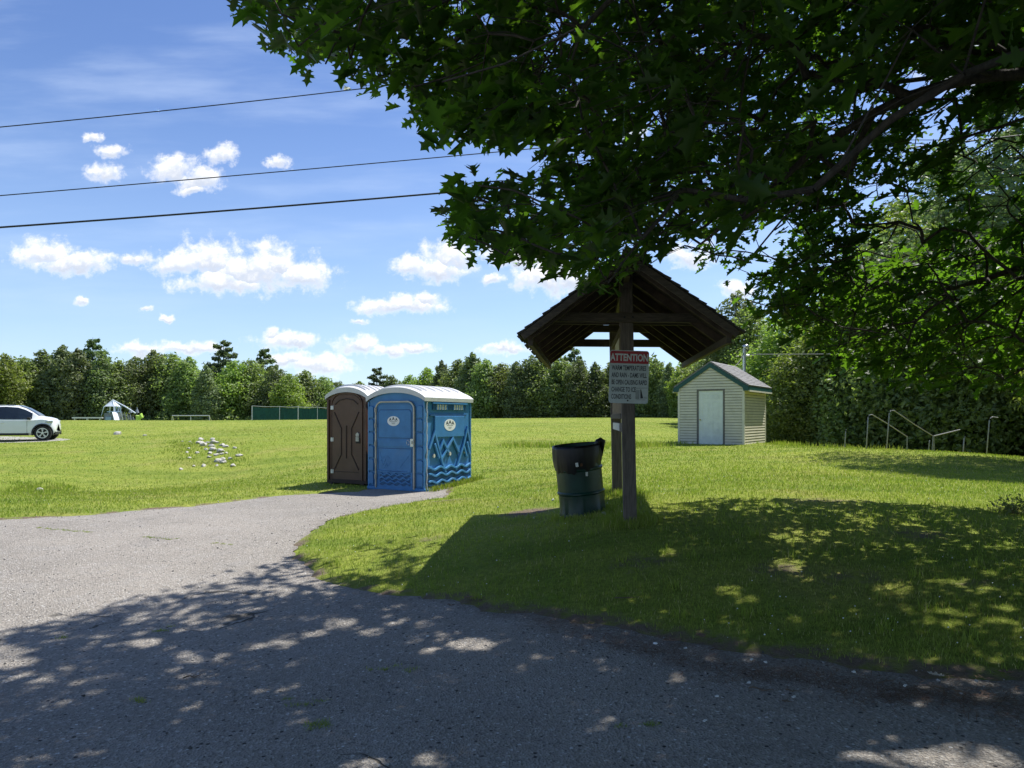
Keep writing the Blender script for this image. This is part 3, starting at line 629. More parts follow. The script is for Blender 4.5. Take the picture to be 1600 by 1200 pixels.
mb = MB(); mb.ribbon(arch_path(-w2/2+.13, w2/2-.13, .1, 2.16, .28), .028, 0, .03, fr2); mb.ribbon([(-w2/2+.03, .1), (-w2/2+.03, 2.02)], .05, 0, .035, fr2); mb.ribbon([(w2/2-.03, .1), (w2/2-.03, 2.02)], .05, 0, .035, fr2); mb.ribbon([(w2/2-.085, .14), (w2/2-.085, 2.0)], .02, 0, .02, fr2); mb.build('door_frame', M['brown'], T2, bevel=.006)
mb = MB(); p = arch_path(-w2/2+.15, w2/2-.15, .12, 2.12, .27); mb.prism(p, 0, .018, fr2); dr2 = mb.build('door', M['brown'], T2)
mb = MB(); L = -.29; Rr = .29
for s in (-1, 1): mb.ribbon([(s*.36, 1.72), (s*.15, 1.33), (s*.15, .72), (s*.36, .35)], .022, .014, .034, fr2)
mb.ribbon([(0, 1.40), (0, .62)], .025, .014, .034, fr2); mb.ribbon([(-.34, 1.9), (-.2, 2.0), (0, 2.04), (.2, 2.0), (.34, 1.9)], .02, .014, .034, fr2)
mb.ribbon([(-.36, .3), (.36, .3)], .012, .014, .026, fr2); mb.build('door_panel', M['brown_dark'], dr2, bevel=.004)
for zz in (.26, 1.02, 1.78):
    mb = MB(); mb.prism([(-w2/2+.12, zz), (-w2/2+.2, zz), (-w2/2+.2, zz+.09), (-w2/2+.12, zz+.09)], .02, .035, fr2); mb.tube([fr2(-w2/2+.16, zz-.005, .04), fr2(-w2/2+.16, zz+.095, .04)], .008); mb.build('hinge', M['steel_pale'], dr2)
mb = MB(); mb.prism([(.30, 1.14), (.38, 1.14), (.39, 1.2), (.34, 1.24), (.29, 1.2)], .015, .05, fr2); mb.box(fr2(.34, 1.08, .03), (.09, .05, .1)); mb.build('latch', M['beige_metal'], dr2)
mb = MB(); mb.prism([(.28, .98), (.40, .98), (.40, 1.11), (.28, 1.11)], .018, .03, fr2); mb.build('lock_plate', M['brown_back'], dr2)
mb = MB()
for zz in np.arange(.15, 2.0, .3): mb.box((-w2/2+.004, -d2/2+.03, zz), (.02, .03, .03))
mb.build_each('rivet', M['brown_dark'], T2)
mb = MB(); mb.tube([(.1, .42, H2+.15), (.1, .42, H2+.36)], .05, 12); mb.build('vent_pipe', M['black_plastic'], T2)

# ------------------------------------------------------------------ notice kiosk
KA, KB = Vector((1.30, 7.8)), Vector((1.546, 10.4)); kz = .48
K = empty('notice_kiosk', ((KA.x+KB.x)/2, (KA.y+KB.y)/2, kz), 0, 'dark weathered timber notice kiosk with steep shingled gable roof on two posts', 'kiosk')
KO = Vector(K.location); kl = lambda p: Vector(p)-KO
tn = Vector((-.05, 0, 2.6))
for (p, wd, hh) in ((KA, .142, 2.72), (KB, .142, 2.75)):
    z0 = h(p.x, p.y)-.25
    mb = MB(); b0 = Vector((p.x, p.y, z0)); b1 = Vector((p.x-.055, p.y+.0, kz+hh)); ang = Vector((.246, 2.6, 0)).normalized(); mb.bar(b0, b1, wd, .142, up=ang)
    o = mb.build('post', M['wood_old'], K, bevel=.006)
    for v in o.data.vertices: v.co = v.co-KO
    if p is KA:
        mb = MB(); f0 = Vector((p.x-.006, p.y-.073, 0))
        for (dx, z) in ((-.03, 2.43+CH-.05-.01-.0), (.03, 2.43+CH-.06)): pass
rA, rB = Vector((1.18, 7.2)), Vector((1.576, 10.8)); rd = (rB-rA).normalized(); rn = Vector((rd.y, -rd.x))   # ridge line, unit to the right
EZ, RZ, HWd = CH+.85, CH+1.65, 1.075                    # eave and ridge height (soffit line), half width
def kp(s, tt, dz=0, dn=0):   # s along the ridge 0..1, tt across -1..1 ; dn lifts off the slope
    q = rA.lerp(rB, s)+rn*(tt*HWd); z = RZ-(RZ-EZ)*abs(tt)+dz+dn
    return Vector((q.x, q.y, z))-KO
for sgn in (-1, 1):
    nrm = Vector((rn.x*sgn*(RZ-EZ), rn.y*sgn*(RZ-EZ), HWd)).normalized()
    mb = MB(); a, b_, c, e = kp(0, 0), kp(1, 0), kp(1, sgn), kp(0, sgn)
    mb.add([a, b_, c, e]+[p+nrm*.022 for p in (a, b_, c, e)], [(0,1,2,3),(7,6,5,4),(0,4,5,1),(1,5,6,2),(2,6,7,3),(3,7,4,0)]); mb.build('roof_deck', M['wood_roof'], K)
    NC = 12; mb = MB()
    for j in range(NC):
        t0, t1 = j/NC-.02*(j > 0), (j+1)/NC+.035; k = 0.0; s = -.012
        while s < 1.012:
            ws = random.uniform(.018, .045); s1 = min(s+ws, 1.012); jt = random.uniform(-.012, .012); up = .046+random.uniform(0, .012)
            P0 = [kp(s+.001, sgn*t0), kp(s1-.001, sgn*t0), kp(s1-.001, sgn*(t1+jt)), kp(s+.001, sgn*(t1+jt))]
            lo = [P0[0]+nrm*.024, P0[1]+nrm*.024, P0[2]+nrm*.028, P0[3]+nrm*.028]; hi = [P0[0]+nrm*.030, P0[1]+nrm*.030, P0[2]+nrm*up, P0[3]+nrm*up]
            mb.add(lo+hi, [(0,1,2,3),(7,6,5,4),(0,4,5,1),(1,5,6,2),(2,6,7,3),(3,7,4,0)]); s = s1
    sh = mb.build('shingles', M['shingle'], K)
    for s in np.linspace(.015, .985, 7):
        mb = MB(); p0, p1 = kp(s, 0, -.045), kp(s, sgn*.97, -.045); mb.bar(p0, p1, .04, .09, up=nrm); mb.build('rafter', M['wood_rafter'], K, bevel=.003)
    mb = MB(); mb.bar(kp(-.008, 0, -.03), kp(-.008, sgn, -.02), .03, .07, up=nrm); mb.build('barge_board', M['wood_beam'], K, bevel=.003)
    for tt in (.93,): mb = MB(); mb.bar(kp(.01, sgn*tt, -.12), kp(.99, sgn*tt, -.12), .05, .075); mb.build('purlin', M['wood_beam'], K, bevel=.003)
mb = MB(); mb.bar(kp(.0, 0, -.1), kp(1, 0, -.1), .06, .16); mb.build('ridge_beam', M['wood_beam'], K, bevel=.004)
mb = MB(); mb.bar(kp(-.01, 0, .045), kp(1.01, 0, .045), .12, .02); mb.build('ridge_cap', M['shingle'], K, bevel=.004)
def tie(Y, z, x0, x1, th, nm='tie_beam'):
    mb = MB(); mb.bar(Vector((x0, Y-(x1-x0)*.03, z))-KO, Vector((x1, Y+(x1-x0)*.03, z))-KO, .045, th); return mb.build(nm, M['wood_beam'], K, bevel=.004)
t1 = tie(7.69, CH+1.085, .37, 2.15, .10); tie(7.91, CH+1.085, .37, 2.15, .10)
tie(10.29, CH+1.29, 1.02, 2.08, .10); tie(10.55, CH+1.11, .84, 2.26, .11)
for x in (.47, 1.21, 1.30, 2.05):
    mb = MB(); mb.tube([Vector((x, 7.66+(x-1.26)*.06-.0, CH+1.085))-KO, Vector((x, 7.64+(x-1.26)*.06, CH+1.085))-KO], .012, 8); mb.build('bolt', M['black_plastic'], t1)
# board between the posts, seen almost edge-on
bd = (KB-KA).normalized(); bn = Vector((-bd.y, bd.x))
def bp(s, z, o): q = KA.lerp(KB, s)+bn*o; return Vector((q.x-.03, q.y, z))-KO
def board(s0, s1, z0, z1, o0, o1, nm, mt, par=K):
    mb = MB(); P = [bp(s, z, o) for o in (o0, o1) for (s, z) in ((s0, z0), (s1, z0), (s1, z1), (s0, z1))]
    mb.add(P, [(0,1,2,3),(7,6,5,4),(0,4,5,1),(1,5,6,2),(2,6,7,3),(3,7,4,0)]); return mb.build(nm, mt, par, bevel=.003)
board(.03, .97, CH+.03, CH+1.0, .02, .05, 'notice_board', M['board'])
for z in (CH+.02, CH+1.0): board(.03, .97, z-.03, z+.03, .05, .075, 'board_frame', M['wood_beam'])
board(.03, .97, CH-.16, CH-.06, .015, .05, 'lower_rail', M['wood_old'])
def paper(s0, s1, z0, z1, label):
    mb = MB(); P = [bp(s, z, o)+KO for o in (.0525, .0545) for (s, z) in ((s0, z0), (s1, z0), (s1, z1), (s0, z1))]
    mb.add(P, [(0,1,2,3),(7,6,5,4),(0,4,5,1),(1,5,6,2),(2,6,7,3),(3,7,4,0)]); o = mb.build('paper_notice', M['paper'], None)
    tag(o, label, 'notice', 'paper notices on the kiosk')
paper(.28, .62, CH+.68, CH+.96, 'weathered paper notice pinned high on the board behind the attention sign')
paper(.25, .85, CH-.155, CH-.065, 'torn white paper strip on the low rail between the kiosk posts')

# ------------------------------------------------------------------ warning sign on the near post
S_ = empty('warning_sign', (1.262, 7.718, 1.755), 0, 'red and grey metal attention sign with black lettering on the near kiosk post', 'sign')
S_.rotation_euler = (0, R(1.6), R(2)); sw, shh = .43, .575
def rrect(x0, x1, y0, y1, r, n=5, top=True, bot=True):
    p = []
    for (cx, cy, a0, rr) in ((x1-r, y1-r, 0, top), (x0+r, y1-r, 90, top), (x0+r, y0+r, 180, bot), (x1-r, y0+r, 270, bot)):
        if rr: p += [(cx+r*math.cos(R(a0+90*i/n)), cy+r*math.sin(R(a0+90*i/n))) for i in range(n+1)]
        else: p.append((x1 if a0 in (0, 270) else x0, y1 if a0 in (0, 90) else y0))
    return p
sf = lambda u, v, q: (u, -q, v+.003)
mb = MB(); mb.prism(rrect(-sw/2, sw/2, 0, shh, .03), 0, .003, sf); mb.build('sign_plate', M['sign_grey'], S_)
mb = MB(); mb.prism(rrect(-sw/2+.006, sw/2-.006, shh-.142, shh-.008, .024, bot=False), .003, .0042, sf); mb.build('red_band', M['sign_red'], S_)
mb = MB(); text_mb(mb, 'ATTENTION', .105, sf, 0, shh-.112, .0052, .70, bold=.0035); mb.build('heading', M['sign_letter'], S_)
mb = MB()
for i, (s, al) in enumerate((('WARM TEMPERATURES', 0), ('AND RAIN - DAMS WILL', 0), ('BE OPEN CAUSING RAPID', 0), ('CHANGE TO ICE', 0), ('CONDITIONS', 0))):
    text_mb(mb, s, .072, sf, -sw/2+.026, shh-.215-i*.078, .0042, {0:.50,1:.49,2:.465,3:.49,4:.49}[i], bold=.0016, align='LEFT')
mb.build('lettering', M['sign_ink'], S_)
mb = MB(); ex, ez = .085, .055
for i in range(8): mb.prism([(ex-.01, ez+i*.0125), (ex+.036, ez+i*.0125), (ex+.034, ez+i*.0125+.0065-.0004*i), (ex-.008, ez+i*.0125+.0065-.0004*i)], .003, .0042, sf)
mb.prism([(ex+.046, ez), (ex+.076, ez+.004), (ex+.052, ez+.1), (ex+.044, ez+.1)], .003, .0042, sf)
mb.prism([(ex-.015, ez+.11), (ex+.12, ez+.116), (ex+.12, ez+.119), (ex-.015, ez+.114)], .003, .0042, sf)
for i in range(3): mb.prism([(ex+.08, ez+.002+i*.008), (ex+.115, ez+.002+i*.008), (ex+.115, ez+.004+i*.008), (ex+.08, ez+.004+i*.008)], .003, .0042, sf)
mb.prism([(ex, ez-.014), (ex+.1, ez-.014), (ex+.1, ez-.011), (ex, ez-.011)], .003, .0042, sf); mb.build('emblem', M['sign_ink'], S_)
for z in (.03, shh-.045):
    mb = MB(); mb.prism(oval(-.008, z, .009, .009, 10), .0042, .01, sf); mb.build('bolt', M['black_plastic'], S_)

# ------------------------------------------------------------------ steel drum bin
dz = h(.93, 8.9)
B = empty('trash_barrel', (.885, 8.9, dz), 0, 'dark green dented steel drum used as trash barrel, leaning beside the kiosk', 'trash barrel')
B.rotation_euler = (R(2), R(-5.2), 0)
rr_, hh_ = .29, .87
prof = [(rr_-.012, 0), (rr_, .012), (rr_, .03), (rr_-.006, .04), (rr_-.006, .27), (rr_+.008, .285), (rr_+.008, .30), (rr_-.006, .315), (rr_-.006, .565), (rr_+.008, .58), (rr_+.008, .595), (rr_-.006, .61), (rr_-.006, hh_-.02), (rr_+.008, hh_-.01), (rr_+.008, hh_)]
mb = MB(); mb.lathe(prof, 56, wob=lambda i, a: .006*math.sin(3*a+1)+.004*math.sin(7*a+i*.6)); mb.lathe([(rr_-.02, hh_), (rr_-.02, .05), (0, .05)], 32); mb.build('drum_body', M['drum'], B, smooth='auto', recalc=False)
mb = MB(); NN = 120; vs = []; fs = []
lows = [hh_-.05-(.13+.13*max(0, math.cos(2*PI*k/NN-R(240)))**.7+.02*math.sin(9*2*PI*k/NN)+.012*math.sin(23*2*PI*k/NN)) for k in range(NN)]
ringsn = 12
for j in range(ringsn+1):
    for k in range(NN):
        a = 2*PI*k/NN; f = j/ringsn; fold = .0035*math.sin(11*a+4*math.sin(2*a)+f*3)*f+.0025*math.sin(29*a+5*math.sin(3*a))*f
        if j < 3: r_ = rr_-.035+.02*j; z = hh_-.16+.08*j+ (.004*math.sin(11*a))
        else: f2 = (j-3)/(ringsn-3); r_ = rr_+.014+.016*math.sin(PI*min(1, f2*1.0))*.6+fold; z = hh_+.012-(hh_+.012-lows[k])*f2
        vs.append((r_*math.cos(a), r_*math.sin(a), z))
for j in range(ringsn):
    for k in range(NN): fs.append((j*NN+k, j*NN+(k+1) % NN, (j+1)*NN+(k+1) % NN, (j+1)*NN+k))
mb.add(vs, fs); bag = mb.build('bin_liner', M['bag'], None, smooth=True, recalc=False); bag.parent = B
mb = MB(); kn = [Vector((rr_-.07, -.12, hh_-.05)), Vector((rr_-.03, -.12, hh_+.035)), Vector((rr_-.0, -.12, hh_+.05)), Vector((rr_+.025, -.11, hh_+.03)), Vector((rr_+.02, -.1, hh_-.05)), Vector((rr_+.0, -.08, hh_-.16))]
mb.tube(kn, [.03, .04, .026, .034, .026, .012], 10)
mb.v = [tuple(Vector(v)+mnoise.noise_vector(Vector(v)*22)*.014) for v in mb.v]; mb.build('liner_knot', M['bag'], bag, smooth=True)
mb = MB(); mb.lathe([(rr_-.05, hh_-.3), (rr_-.12, hh_-.33), (0, hh_-.3)], 24); o = mb.build('liner_inside', M['bag'], bag, smooth=True, recalc=False)
for (ua, z, ww, hh2, rt) in ((262, .66, .034, .05, 4), (254, .595, .032, .055, 3), (283, .535, .028, .05, -3), (272, .655, .026, .034, 0), (230, .635, .05, .025, 20), (225, .585, .034, .02, 10), (238, .628, .03, .03, 35)):
    a = R(ua); c = Vector((math.cos(a), math.sin(a), 0)); tt = Vector((-c.y, c.x, 0)); rt = R(rt); mb = MB()
    q = [(-ww/2, -hh2/2), (ww/2, -hh2/2), (ww/2, hh2/2), (-ww/2, hh2/2)]
    mb.prism(q, rr_+.004, rr_+.007, lambda u, v, d_: c*(d_+(.02 if z > .62 and ua > 250 else .003))+tt*(u*math.cos(rt)-v*math.sin(rt))+Vector((0, 0, z+u*math.sin(rt)+v*math.cos(rt)))); mb.build('paper_label', M['paper'] if ua != 272 else M['drum_rust'], B)
def crumple(loc, s, label, seed):
    bm = bmesh.new(); bmesh.ops.create_icosphere(bm, subdivisions=2, radius=s)
    for v in bm.verts: v.co = Vector((v.co.x, v.co.y*.8, v.co.z*.7))*(1+.55*mnoise.noise(v.co/s*2.1+Vector((seed, 0, 0))))
    me = D.meshes.new('paper_scrap'); bm.to_mesh(me); bm.free(); me.materials.append(M['paper'])
    o = link(D.objects.new('paper_scrap', me)); o.location = Vector(loc)+Vector((0, 0, s*.7)); o.rotation_euler = (seed, seed*2, seed*3)
    tag(o, label, 'litter', 'paper litter around the barrel')
for i, (px, py, s, lb) in enumerate(((944, 806, .032, 'crumpled white paper on the grass at the right foot of the barrel'), (949, 790, .022, 'small white paper scrap between the barrel and the near kiosk post'), (864, 783, .022, 'flat white scrap on the shadow edge left of the barrel'), (835, 811, .018, 'small white scrap on the bare soil left of the barrel'), (778, 794, .016, 'white litter scrap farthest left of the barrel at the shade corner'))):
    crumple(G(px, py), s, lb, i+1.3)
# ------------------------------------------------------------------ shed
fR, fL = Vector((8.80, 27.0)), Vector((6.70, 28.4)); e1 = (fR-fL).normalized(); e2 = Vector((-e1.y, e1.x)); sw_, sd_ = 2.53, 3.06; sc0 = (fR-e1*sw_/2)+e2*sd_/2
SH = empty('shed', (sc0.x, sc0.y, .55), math.atan2(e1.y, e1.x), 'small cream vinyl sided shed with white panel door and green trimmed gable roof', 'shed')
wh, rise = 2.36, .80; hwid, hdep = sw_/2, sd_/2
ff = lambda u, v, q: (u, -hdep-q, v); fs_ = lambda u, v, q: (hwid+q, u, v); fl_ = lambda u, v, q: (-hwid-q, -u, v); fb_ = lambda u, v, q: (-u, hdep+q, v)
mb = MB(); mb.box((0, 0, wh/2-.05), (sw_-.04, sd_-.04, wh+.0)); 
for y in (-hdep+.03, hdep-.03): mb.prism([(-hwid+.02, wh-.06), (hwid-.02, wh-.06), (0, wh+rise-.06)], y-.01, y+.01, lambda u, v, q: (u, q, v))
mb.build('wall', M['siding'], SH)
def siding(f, half, gable=False, hole=None):
    mb = MB(); z = .03; ex = .107
    while z < (wh+rise if gable else wh)-.02:
        z1 = z+ex; hw0 = half if z < wh else half*(1-(z-wh)/rise)
        if z > wh or not gable: pass
        hw0 = max(.02, hw0-.0)
        segs = [(-hw0, hw0)]
        if hole and z < hole[2]: segs = [(-hw0, hole[0]), (hole[1], hw0)]
        for (a, b_) in segs:
            zt = z+ex*.76; mb.add([f(a, z, .045), f(b_, z, .045), f(b_, zt, .034), f(a, zt, .034)], [(0,1,2,3)]); mb.add([f(a, zt, .034), f(b_, zt, .034), f(b_, zt+.004, .008), f(a, zt+.004, .008), f(b_, z1+.01, .008), f(a, z1+.01, .008)], [(0,1,2,3), (3,2,4,5)], 1); mb.add([f(a, z, .045), f(b_, z, .045), f(b_, z+.004, .01), f(a, z+.004, .01)], [(3,2,1,0)], 1)  # second material paints the shade of the recess between courses
        z = z1
    mb.build('siding', [M['siding'], M['siding_lap_shade']], SH, recalc=False)
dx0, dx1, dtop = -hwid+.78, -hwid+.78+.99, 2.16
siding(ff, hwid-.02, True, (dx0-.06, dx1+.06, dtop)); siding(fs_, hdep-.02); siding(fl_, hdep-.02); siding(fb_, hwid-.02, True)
for (x, y) in ((-1, -1), (1, -1), (1, 1), (-1, 1)):
    mb = MB(); mb.box((x*(hwid+.008), y*(hdep+.008), wh/2-.01), (.085, .085, wh-.02)); mb.build('corner_post', M['trim_white'], SH, bevel=.004)
mb = MB(); mb.ribbon([(dx0-.02, .0), (dx0-.02, dtop-.02), (dx1+.02, dtop-.02), (dx1+.02, 0)], .07, .0, .045, ff); mb.build('door_frame', M['wood_grey'], SH)
mb = MB(); mb.prism([(dx0+.015, .02), (dx1-.015, .02), (dx1-.015, dtop-.055), (dx0+.015, dtop-.055)], .0, .022, ff); dr = mb.build('door', M['door_white'], SH)
dw = dx1-dx0-.03; cx = (dx0+dx1)/2
for sx in (-1, 1):
    for (z0, z1) in ((.14, .36), (.52, .86), (1.02, 1.66), (1.80, 1.98)):
        if z0 == .52: z0, z1 = .46, .86
        a = cx+sx*.2; mb = MB(); mb.ribbon([(a-.12, z0), (a+.12, z0), (a+.12, z1), (a-.12, z1)], .02, .022, .030, ff, closed=True); mb.prism([(a-.085, z0+.035), (a+.085, z0+.035), (a+.085, z1-.035), (a-.085, z1-.035)], .022, .028, ff); mb.build('door_panel', M['door_white'], dr, bevel=.003)
mb = MB(); mb.tube([ff(dx0+.09, .98, .02), ff(dx0+.09, .98, .06), ff(dx0+.09, .98, .085), ff(dx0+.09, .98, .1)], [.012, .014, .03, .018], 12); mb.build('door_knob', M['brass'], dr, smooth=True)
ov, fo, bo = .21, .07, .25; sl_ = rise/hwid; ez_ = wh-.02-ov*sl_
for s in (-1, 1):
    mb = MB(); P = [(0, wh+rise+.045), (s*(hwid+ov), ez_+.045), (s*(hwid+ov), ez_+.10), (0, wh+rise+.10)]; mb.prism(P, -hdep-fo, hdep+bo, lambda u, v, q: (u, q, v)); rf = mb.build('roof', M['asphalt_shingle'], SH)
    mb = MB(); nc = 12; L = math.hypot(hwid+ov, rise+.02+wh-ez_); nrm = Vector((s*(wh+rise-ez_), 0, hwid+ov)).normalized()
    for j in range(nc):
        y = -hdep-fo-.015
        while y < hdep+bo:
            y1 = min(y+random.uniform(.16, .3), hdep+bo+.015); f0, f1 = j/nc, (j+1)/nc+.02; q = random.uniform(.012, .02)
            pp = lambda f, yy, k: Vector((s*(hwid+ov)*f, yy, wh+rise+.10-(wh+rise-ez_)*f))+nrm*k
            mb.add([pp(f0, y, .002), pp(f0, y1-.006, .002), pp(f1, y1-.006, q), pp(f1, y, q), pp(f1, y1-.006, .001), pp(f1, y, .001)], [(0,1,2,3), (3,2,4,5)]); y = y1
    mb.build('roof_shingles', M['asphalt_shingle'], rf, recalc=False)
    mb = MB(); P = [(s*.0, wh+rise+.03), (s*(hwid+ov+.0), ez_+.03), (s*(hwid+ov), ez_-.13), (s*(hwid+.02), ez_-.13), (s*(hwid-.02), wh-.17+.02), (0, wh+rise-.14)]
    for y0 in (-hdep-fo-.02, hdep+bo): mb.prism(P, y0, y0+.025, lambda u, v, q: (u, q, v))
    mb.build_each('fascia', M['trim_green'], SH)
    mb = MB(); mb.box((s*(hwid+ov+.012), (bo-fo)/2, ez_-.03), (.022, sd_+fo+bo-.01, .13)); mb.build('eave_board', M['trim_green'], SH)
    mb = MB(); mb.box((s*(hwid+ov/2+.01), (bo-fo)/2, ez_-.115), (ov-.02, sd_+fo+bo-.05, .02)); mb.box((s*(hwid+ov+.03), (bo-fo)/2, ez_-.13), (.03, sd_+fo+bo-.03, .06)); mb.build('soffit', M['trim_white'], SH)

# service mast behind the shed, its wires
mp_ = onpx(1163, 31.6); top = at(1163, 543, 31.6)
MS = empty('service_mast', mp_, 0, 'grey metal service mast with insulator rising behind the shed roof', 'mast')
mb = MB(); mb.tube([(0, 0, -.3), (0, 0, top.z-mp_.z-.15), (0, 0, top.z-mp_.z-.05)], .07, 12); mb.build('pipe', M['steel'], MS, smooth='auto')
mb = MB(); mb.tube([(-.03, 0, top.z-mp_.z-.1), (0, 0, top.z-mp_.z+.03), (.1, 0, top.z-mp_.z+.06), (.16, 0, top.z-mp_.z-.05)], [.08, .11, .1, .06], 10); mb.build('weather_head', M['steel'], MS, smooth=True)
mb = MB(); mb.tube([(0, 0, top.z-mp_.z-.36), (.25, 0, top.z-mp_.z-.37)], .03, 8); mb.tube([(.1, 0, top.z-mp_.z-.36), (.2, 0, top.z-mp_.z-.36)], .055, 10); mb.build('insulator', M['steel_pale'], MS)
def wire(a, b, sag, r, label, name='overhead_wire', cat='wire', grp='overhead wires', n=40, mt='cable'):
    a, b = Vector(a), Vector(b); mb = MB(); mb.tube([a.lerp(b, i/n)-Vector((0, 0, 4*sag*(i/n)*(1-i/n))) for i in range(n+1)], r, 6)
    tag(mb.build(name, M[mt], None, smooth=True), label, cat, grp)
wire(at(1170, 553.5, 31.6), (34, 30, 5.2), .25, .018, 'pale service wire running right from the shed mast into the trees', mt='dull_wire')
wire(at(1163, 550, 31.6), at(1146, 573, 30.2), .12, .02, 'short drooping wire from the mast head to the shed roof')
wire(at(-500, 242, 18), at(1650, -20, 24.), .5, .014, 'thin topmost overhead wire crossing the blue sky at left')
wire(at(-500, 346, 18), at(1650, 150, 24), .15, .014, 'thin middle overhead wire crossing the sky above the big cloud')
wire(at(-500, 388, 18), at(1650, 205, 24), .28, .026, 'thick lowest overhead cable crossing the sky above the toilets')

# ------------------------------------------------------------------ white car
cp_ = onpx(78, 35.5); ch = R(22)
C_ = empty('parked_car', (cp_.x-1.45*math.cos(ch)-0.42, cp_.y-1.45*math.sin(ch)+.1, h(cp_.x, cp_.y)+.02), ch, 'white suv parked at the far left edge of the grass', 'car')
# stations: x, rocker z, belt z, roof z, half width low, half width belt, half width roof
ST = [(-2.30,.55,.95,1.02,.70,.72,.55),(-2.22,.42,1.02,1.30,.82,.83,.60),(-2.0,.34,1.05,1.56,.90,.90,.64),(-1.5,.30,1.04,1.66,.93,.93,.66),(-.8,.28,1.02,1.69,.94,.94,.67),(0.1,.28,1.0,1.72,.94,.94,.67),(.58,.28,1.0,1.68,.94,.94,.66),(.88,.28,1.0,1.56,.94,.93,.66),(1.18,.28,1.0,1.37,.94,.93,.69),(1.42,.29,1.02,1.19,.94,.92,.76),(1.58,.29,1.04,1.16,.93,.90,.70),(1.8,.30,1.02,1.12,.90,.87,.64),(1.97,.33,.96,1.06,.84,.82,.60),(2.07,.38,.86,.95,.74,.72,.54),(2.12,.46,.70,.78,.6,.58,.48)]
def sect(x, zr, zb, zt, wl, wb, wr):
    g = zt-zb; return [(x, wl*.86, zr-.03), (x, wl, zr+.08), (x, wl+.015, zr+(zb-zr)*.45), (x, wb, zb-.02), (x, wb-.03, zb+.01), (x, wb-(wb-wr)*.55, zb+g*.5), (x, wr+.03, zb+g*.9), (x, wr-.12, zt), (x, 0, zt+.02)]
rowsn = 9; mb = MB(); ss = [sect(*s) for s in ST]
for sg in (-1, 1):
    b0 = len(mb.v); mb.v += [(p[0], sg*p[1], p[2]) for s in ss for p in s]
    for i in range(len(ss)-1):
        for j in range(rowsn-1): mb.f.append((b0+i*rowsn+j, b0+(i+1)*rowsn+j, b0+(i+1)*rowsn+j+1, b0+i*rowsn+j+1)); mb.m.append(0)
    for e in (0, len(ss)-1):
        mb.f.append(tuple(b0+e*rowsn+j for j in range(rowsn))); mb.m.append(0)
for i in range(len(ss)-1):
    q = len(ss)*rowsn; mb.f.append((i*rowsn, (i+1)*rowsn, q+(i+1)*rowsn, q+i*rowsn)); mb.m.append(0)
body = mb.build('body', M['car_paint'], C_, smooth='auto')
bm = bmesh.new(); bm.from_mesh(body.data); bmesh.ops.remove_doubles(bm, verts=bm.verts, dist=.001); bmesh.ops.recalc_face_normals(bm, faces=bm.faces); bm.to_mesh(body.data); bm.free()
def glass(seg, rows, nm='window'):
    for sg in (-1, 1):
        mb = MB()
        for (i0, i1) in seg:
            P = []
            for (i, j) in ((i0, rows[0]), (i1, rows[0]), (i1, rows[1]), (i0, rows[1])): p = ss[i][j]; P.append(Vector((p[0], sg*(p[1]+.012), p[2]+(.03 if j == rows[0] else -.01))))
            mid = [(P[0]+P[3])/2+Vector((0, sg*.012, 0)), (P[1]+P[2])/2+Vector((0, sg*.012, 0))]
            mb.add([P[0], P[1], mid[1], mid[0], P[2], P[3]], [(0,1,2,3), (3,2,4,5)])
        mb.build(nm, M['car_glass'], C_, recalc=False)
glass([(2, 3)], (4, 6)); glass([(3, 4)], (4, 6)); glass([(4, 5), (5, 6), (6, 7), (7, 8)], (4, 6))
mb = MB(); P = [Vector(ss[i][7]) for i in (6, 9)]
rws = [[Vector((ss[i][7][0], q*ss[i][7][1], ss[i][7][2]+.03+.02*(1-q*q))) for q in (-.95, -.5, 0, .5, .95)] for i in (6, 7, 8, 9)]
mb.add([p for r_ in rws for p in r_], [(5*i+j, 5*i+j+1, 5*i+j+6, 5*i+j+5) for i in range(3) for j in range(4)]); mb.build('windshield', M['car_glass'], C_, recalc=False)
for (x, sg) in ((1.62, -1), (-1.25, -1), (1.62, 1), (-1.25, 1)):
    wl = empty('wheel', (x, sg*.83, .355)); wl.parent = C_
    mb = MB(); mb.lathe([(.22, -.11), (.34, -.11), (.365, -.07), (.365, .07), (.34, .11), (.22, .11)], 36)
    mb.v = [(v[0], v[2]*-1, v[1]) for v in mb.v]; mb.build('tyre', M['rubber'], wl, smooth='auto', recalc=True)
    mb = MB(); k = -sg
    fw = lambda u, v, q: (u, -k*q, v)
    mb.ribbon([(.235*math.cos(a), .235*math.sin(a)) for a in np.linspace(0, 2*PI, 32, endpoint=False)], .035, .06, .112, fw, closed=True)
    for s in range(5):
        a = 2*PI*s/5+.3
        for dlt in (-.13, .13): mb.ribbon([(.05*math.cos(a), .05*math.sin(a)), (.225*math.cos(a+dlt), .225*math.sin(a+dlt))], .03, .07, .11, fw)
    mb.prism(oval(0, 0, .06, .06, 14), .05, .112, fw); mb.build('rim', M['alloy'], wl)
    mb = MB(); mb.prism(oval(0, 0, .24, .24, 24), .0, .05, fw); mb.build('brake_disc', M['black_plastic'], wl)
    # arch: dark liner cut-out look with real depth
    mb = MB(); arc = [(x+.435*math.cos(a), .36+.435*math.sin(a)) for a in np.linspace(-.25, PI+.25, 22)]; fw2 = lambda u, v, q: (u, sg*q, v)
    mb.ribbon(arc, .055, .90, .96, fw2); mb.build('arch_trim', M['black_plastic'], C_)
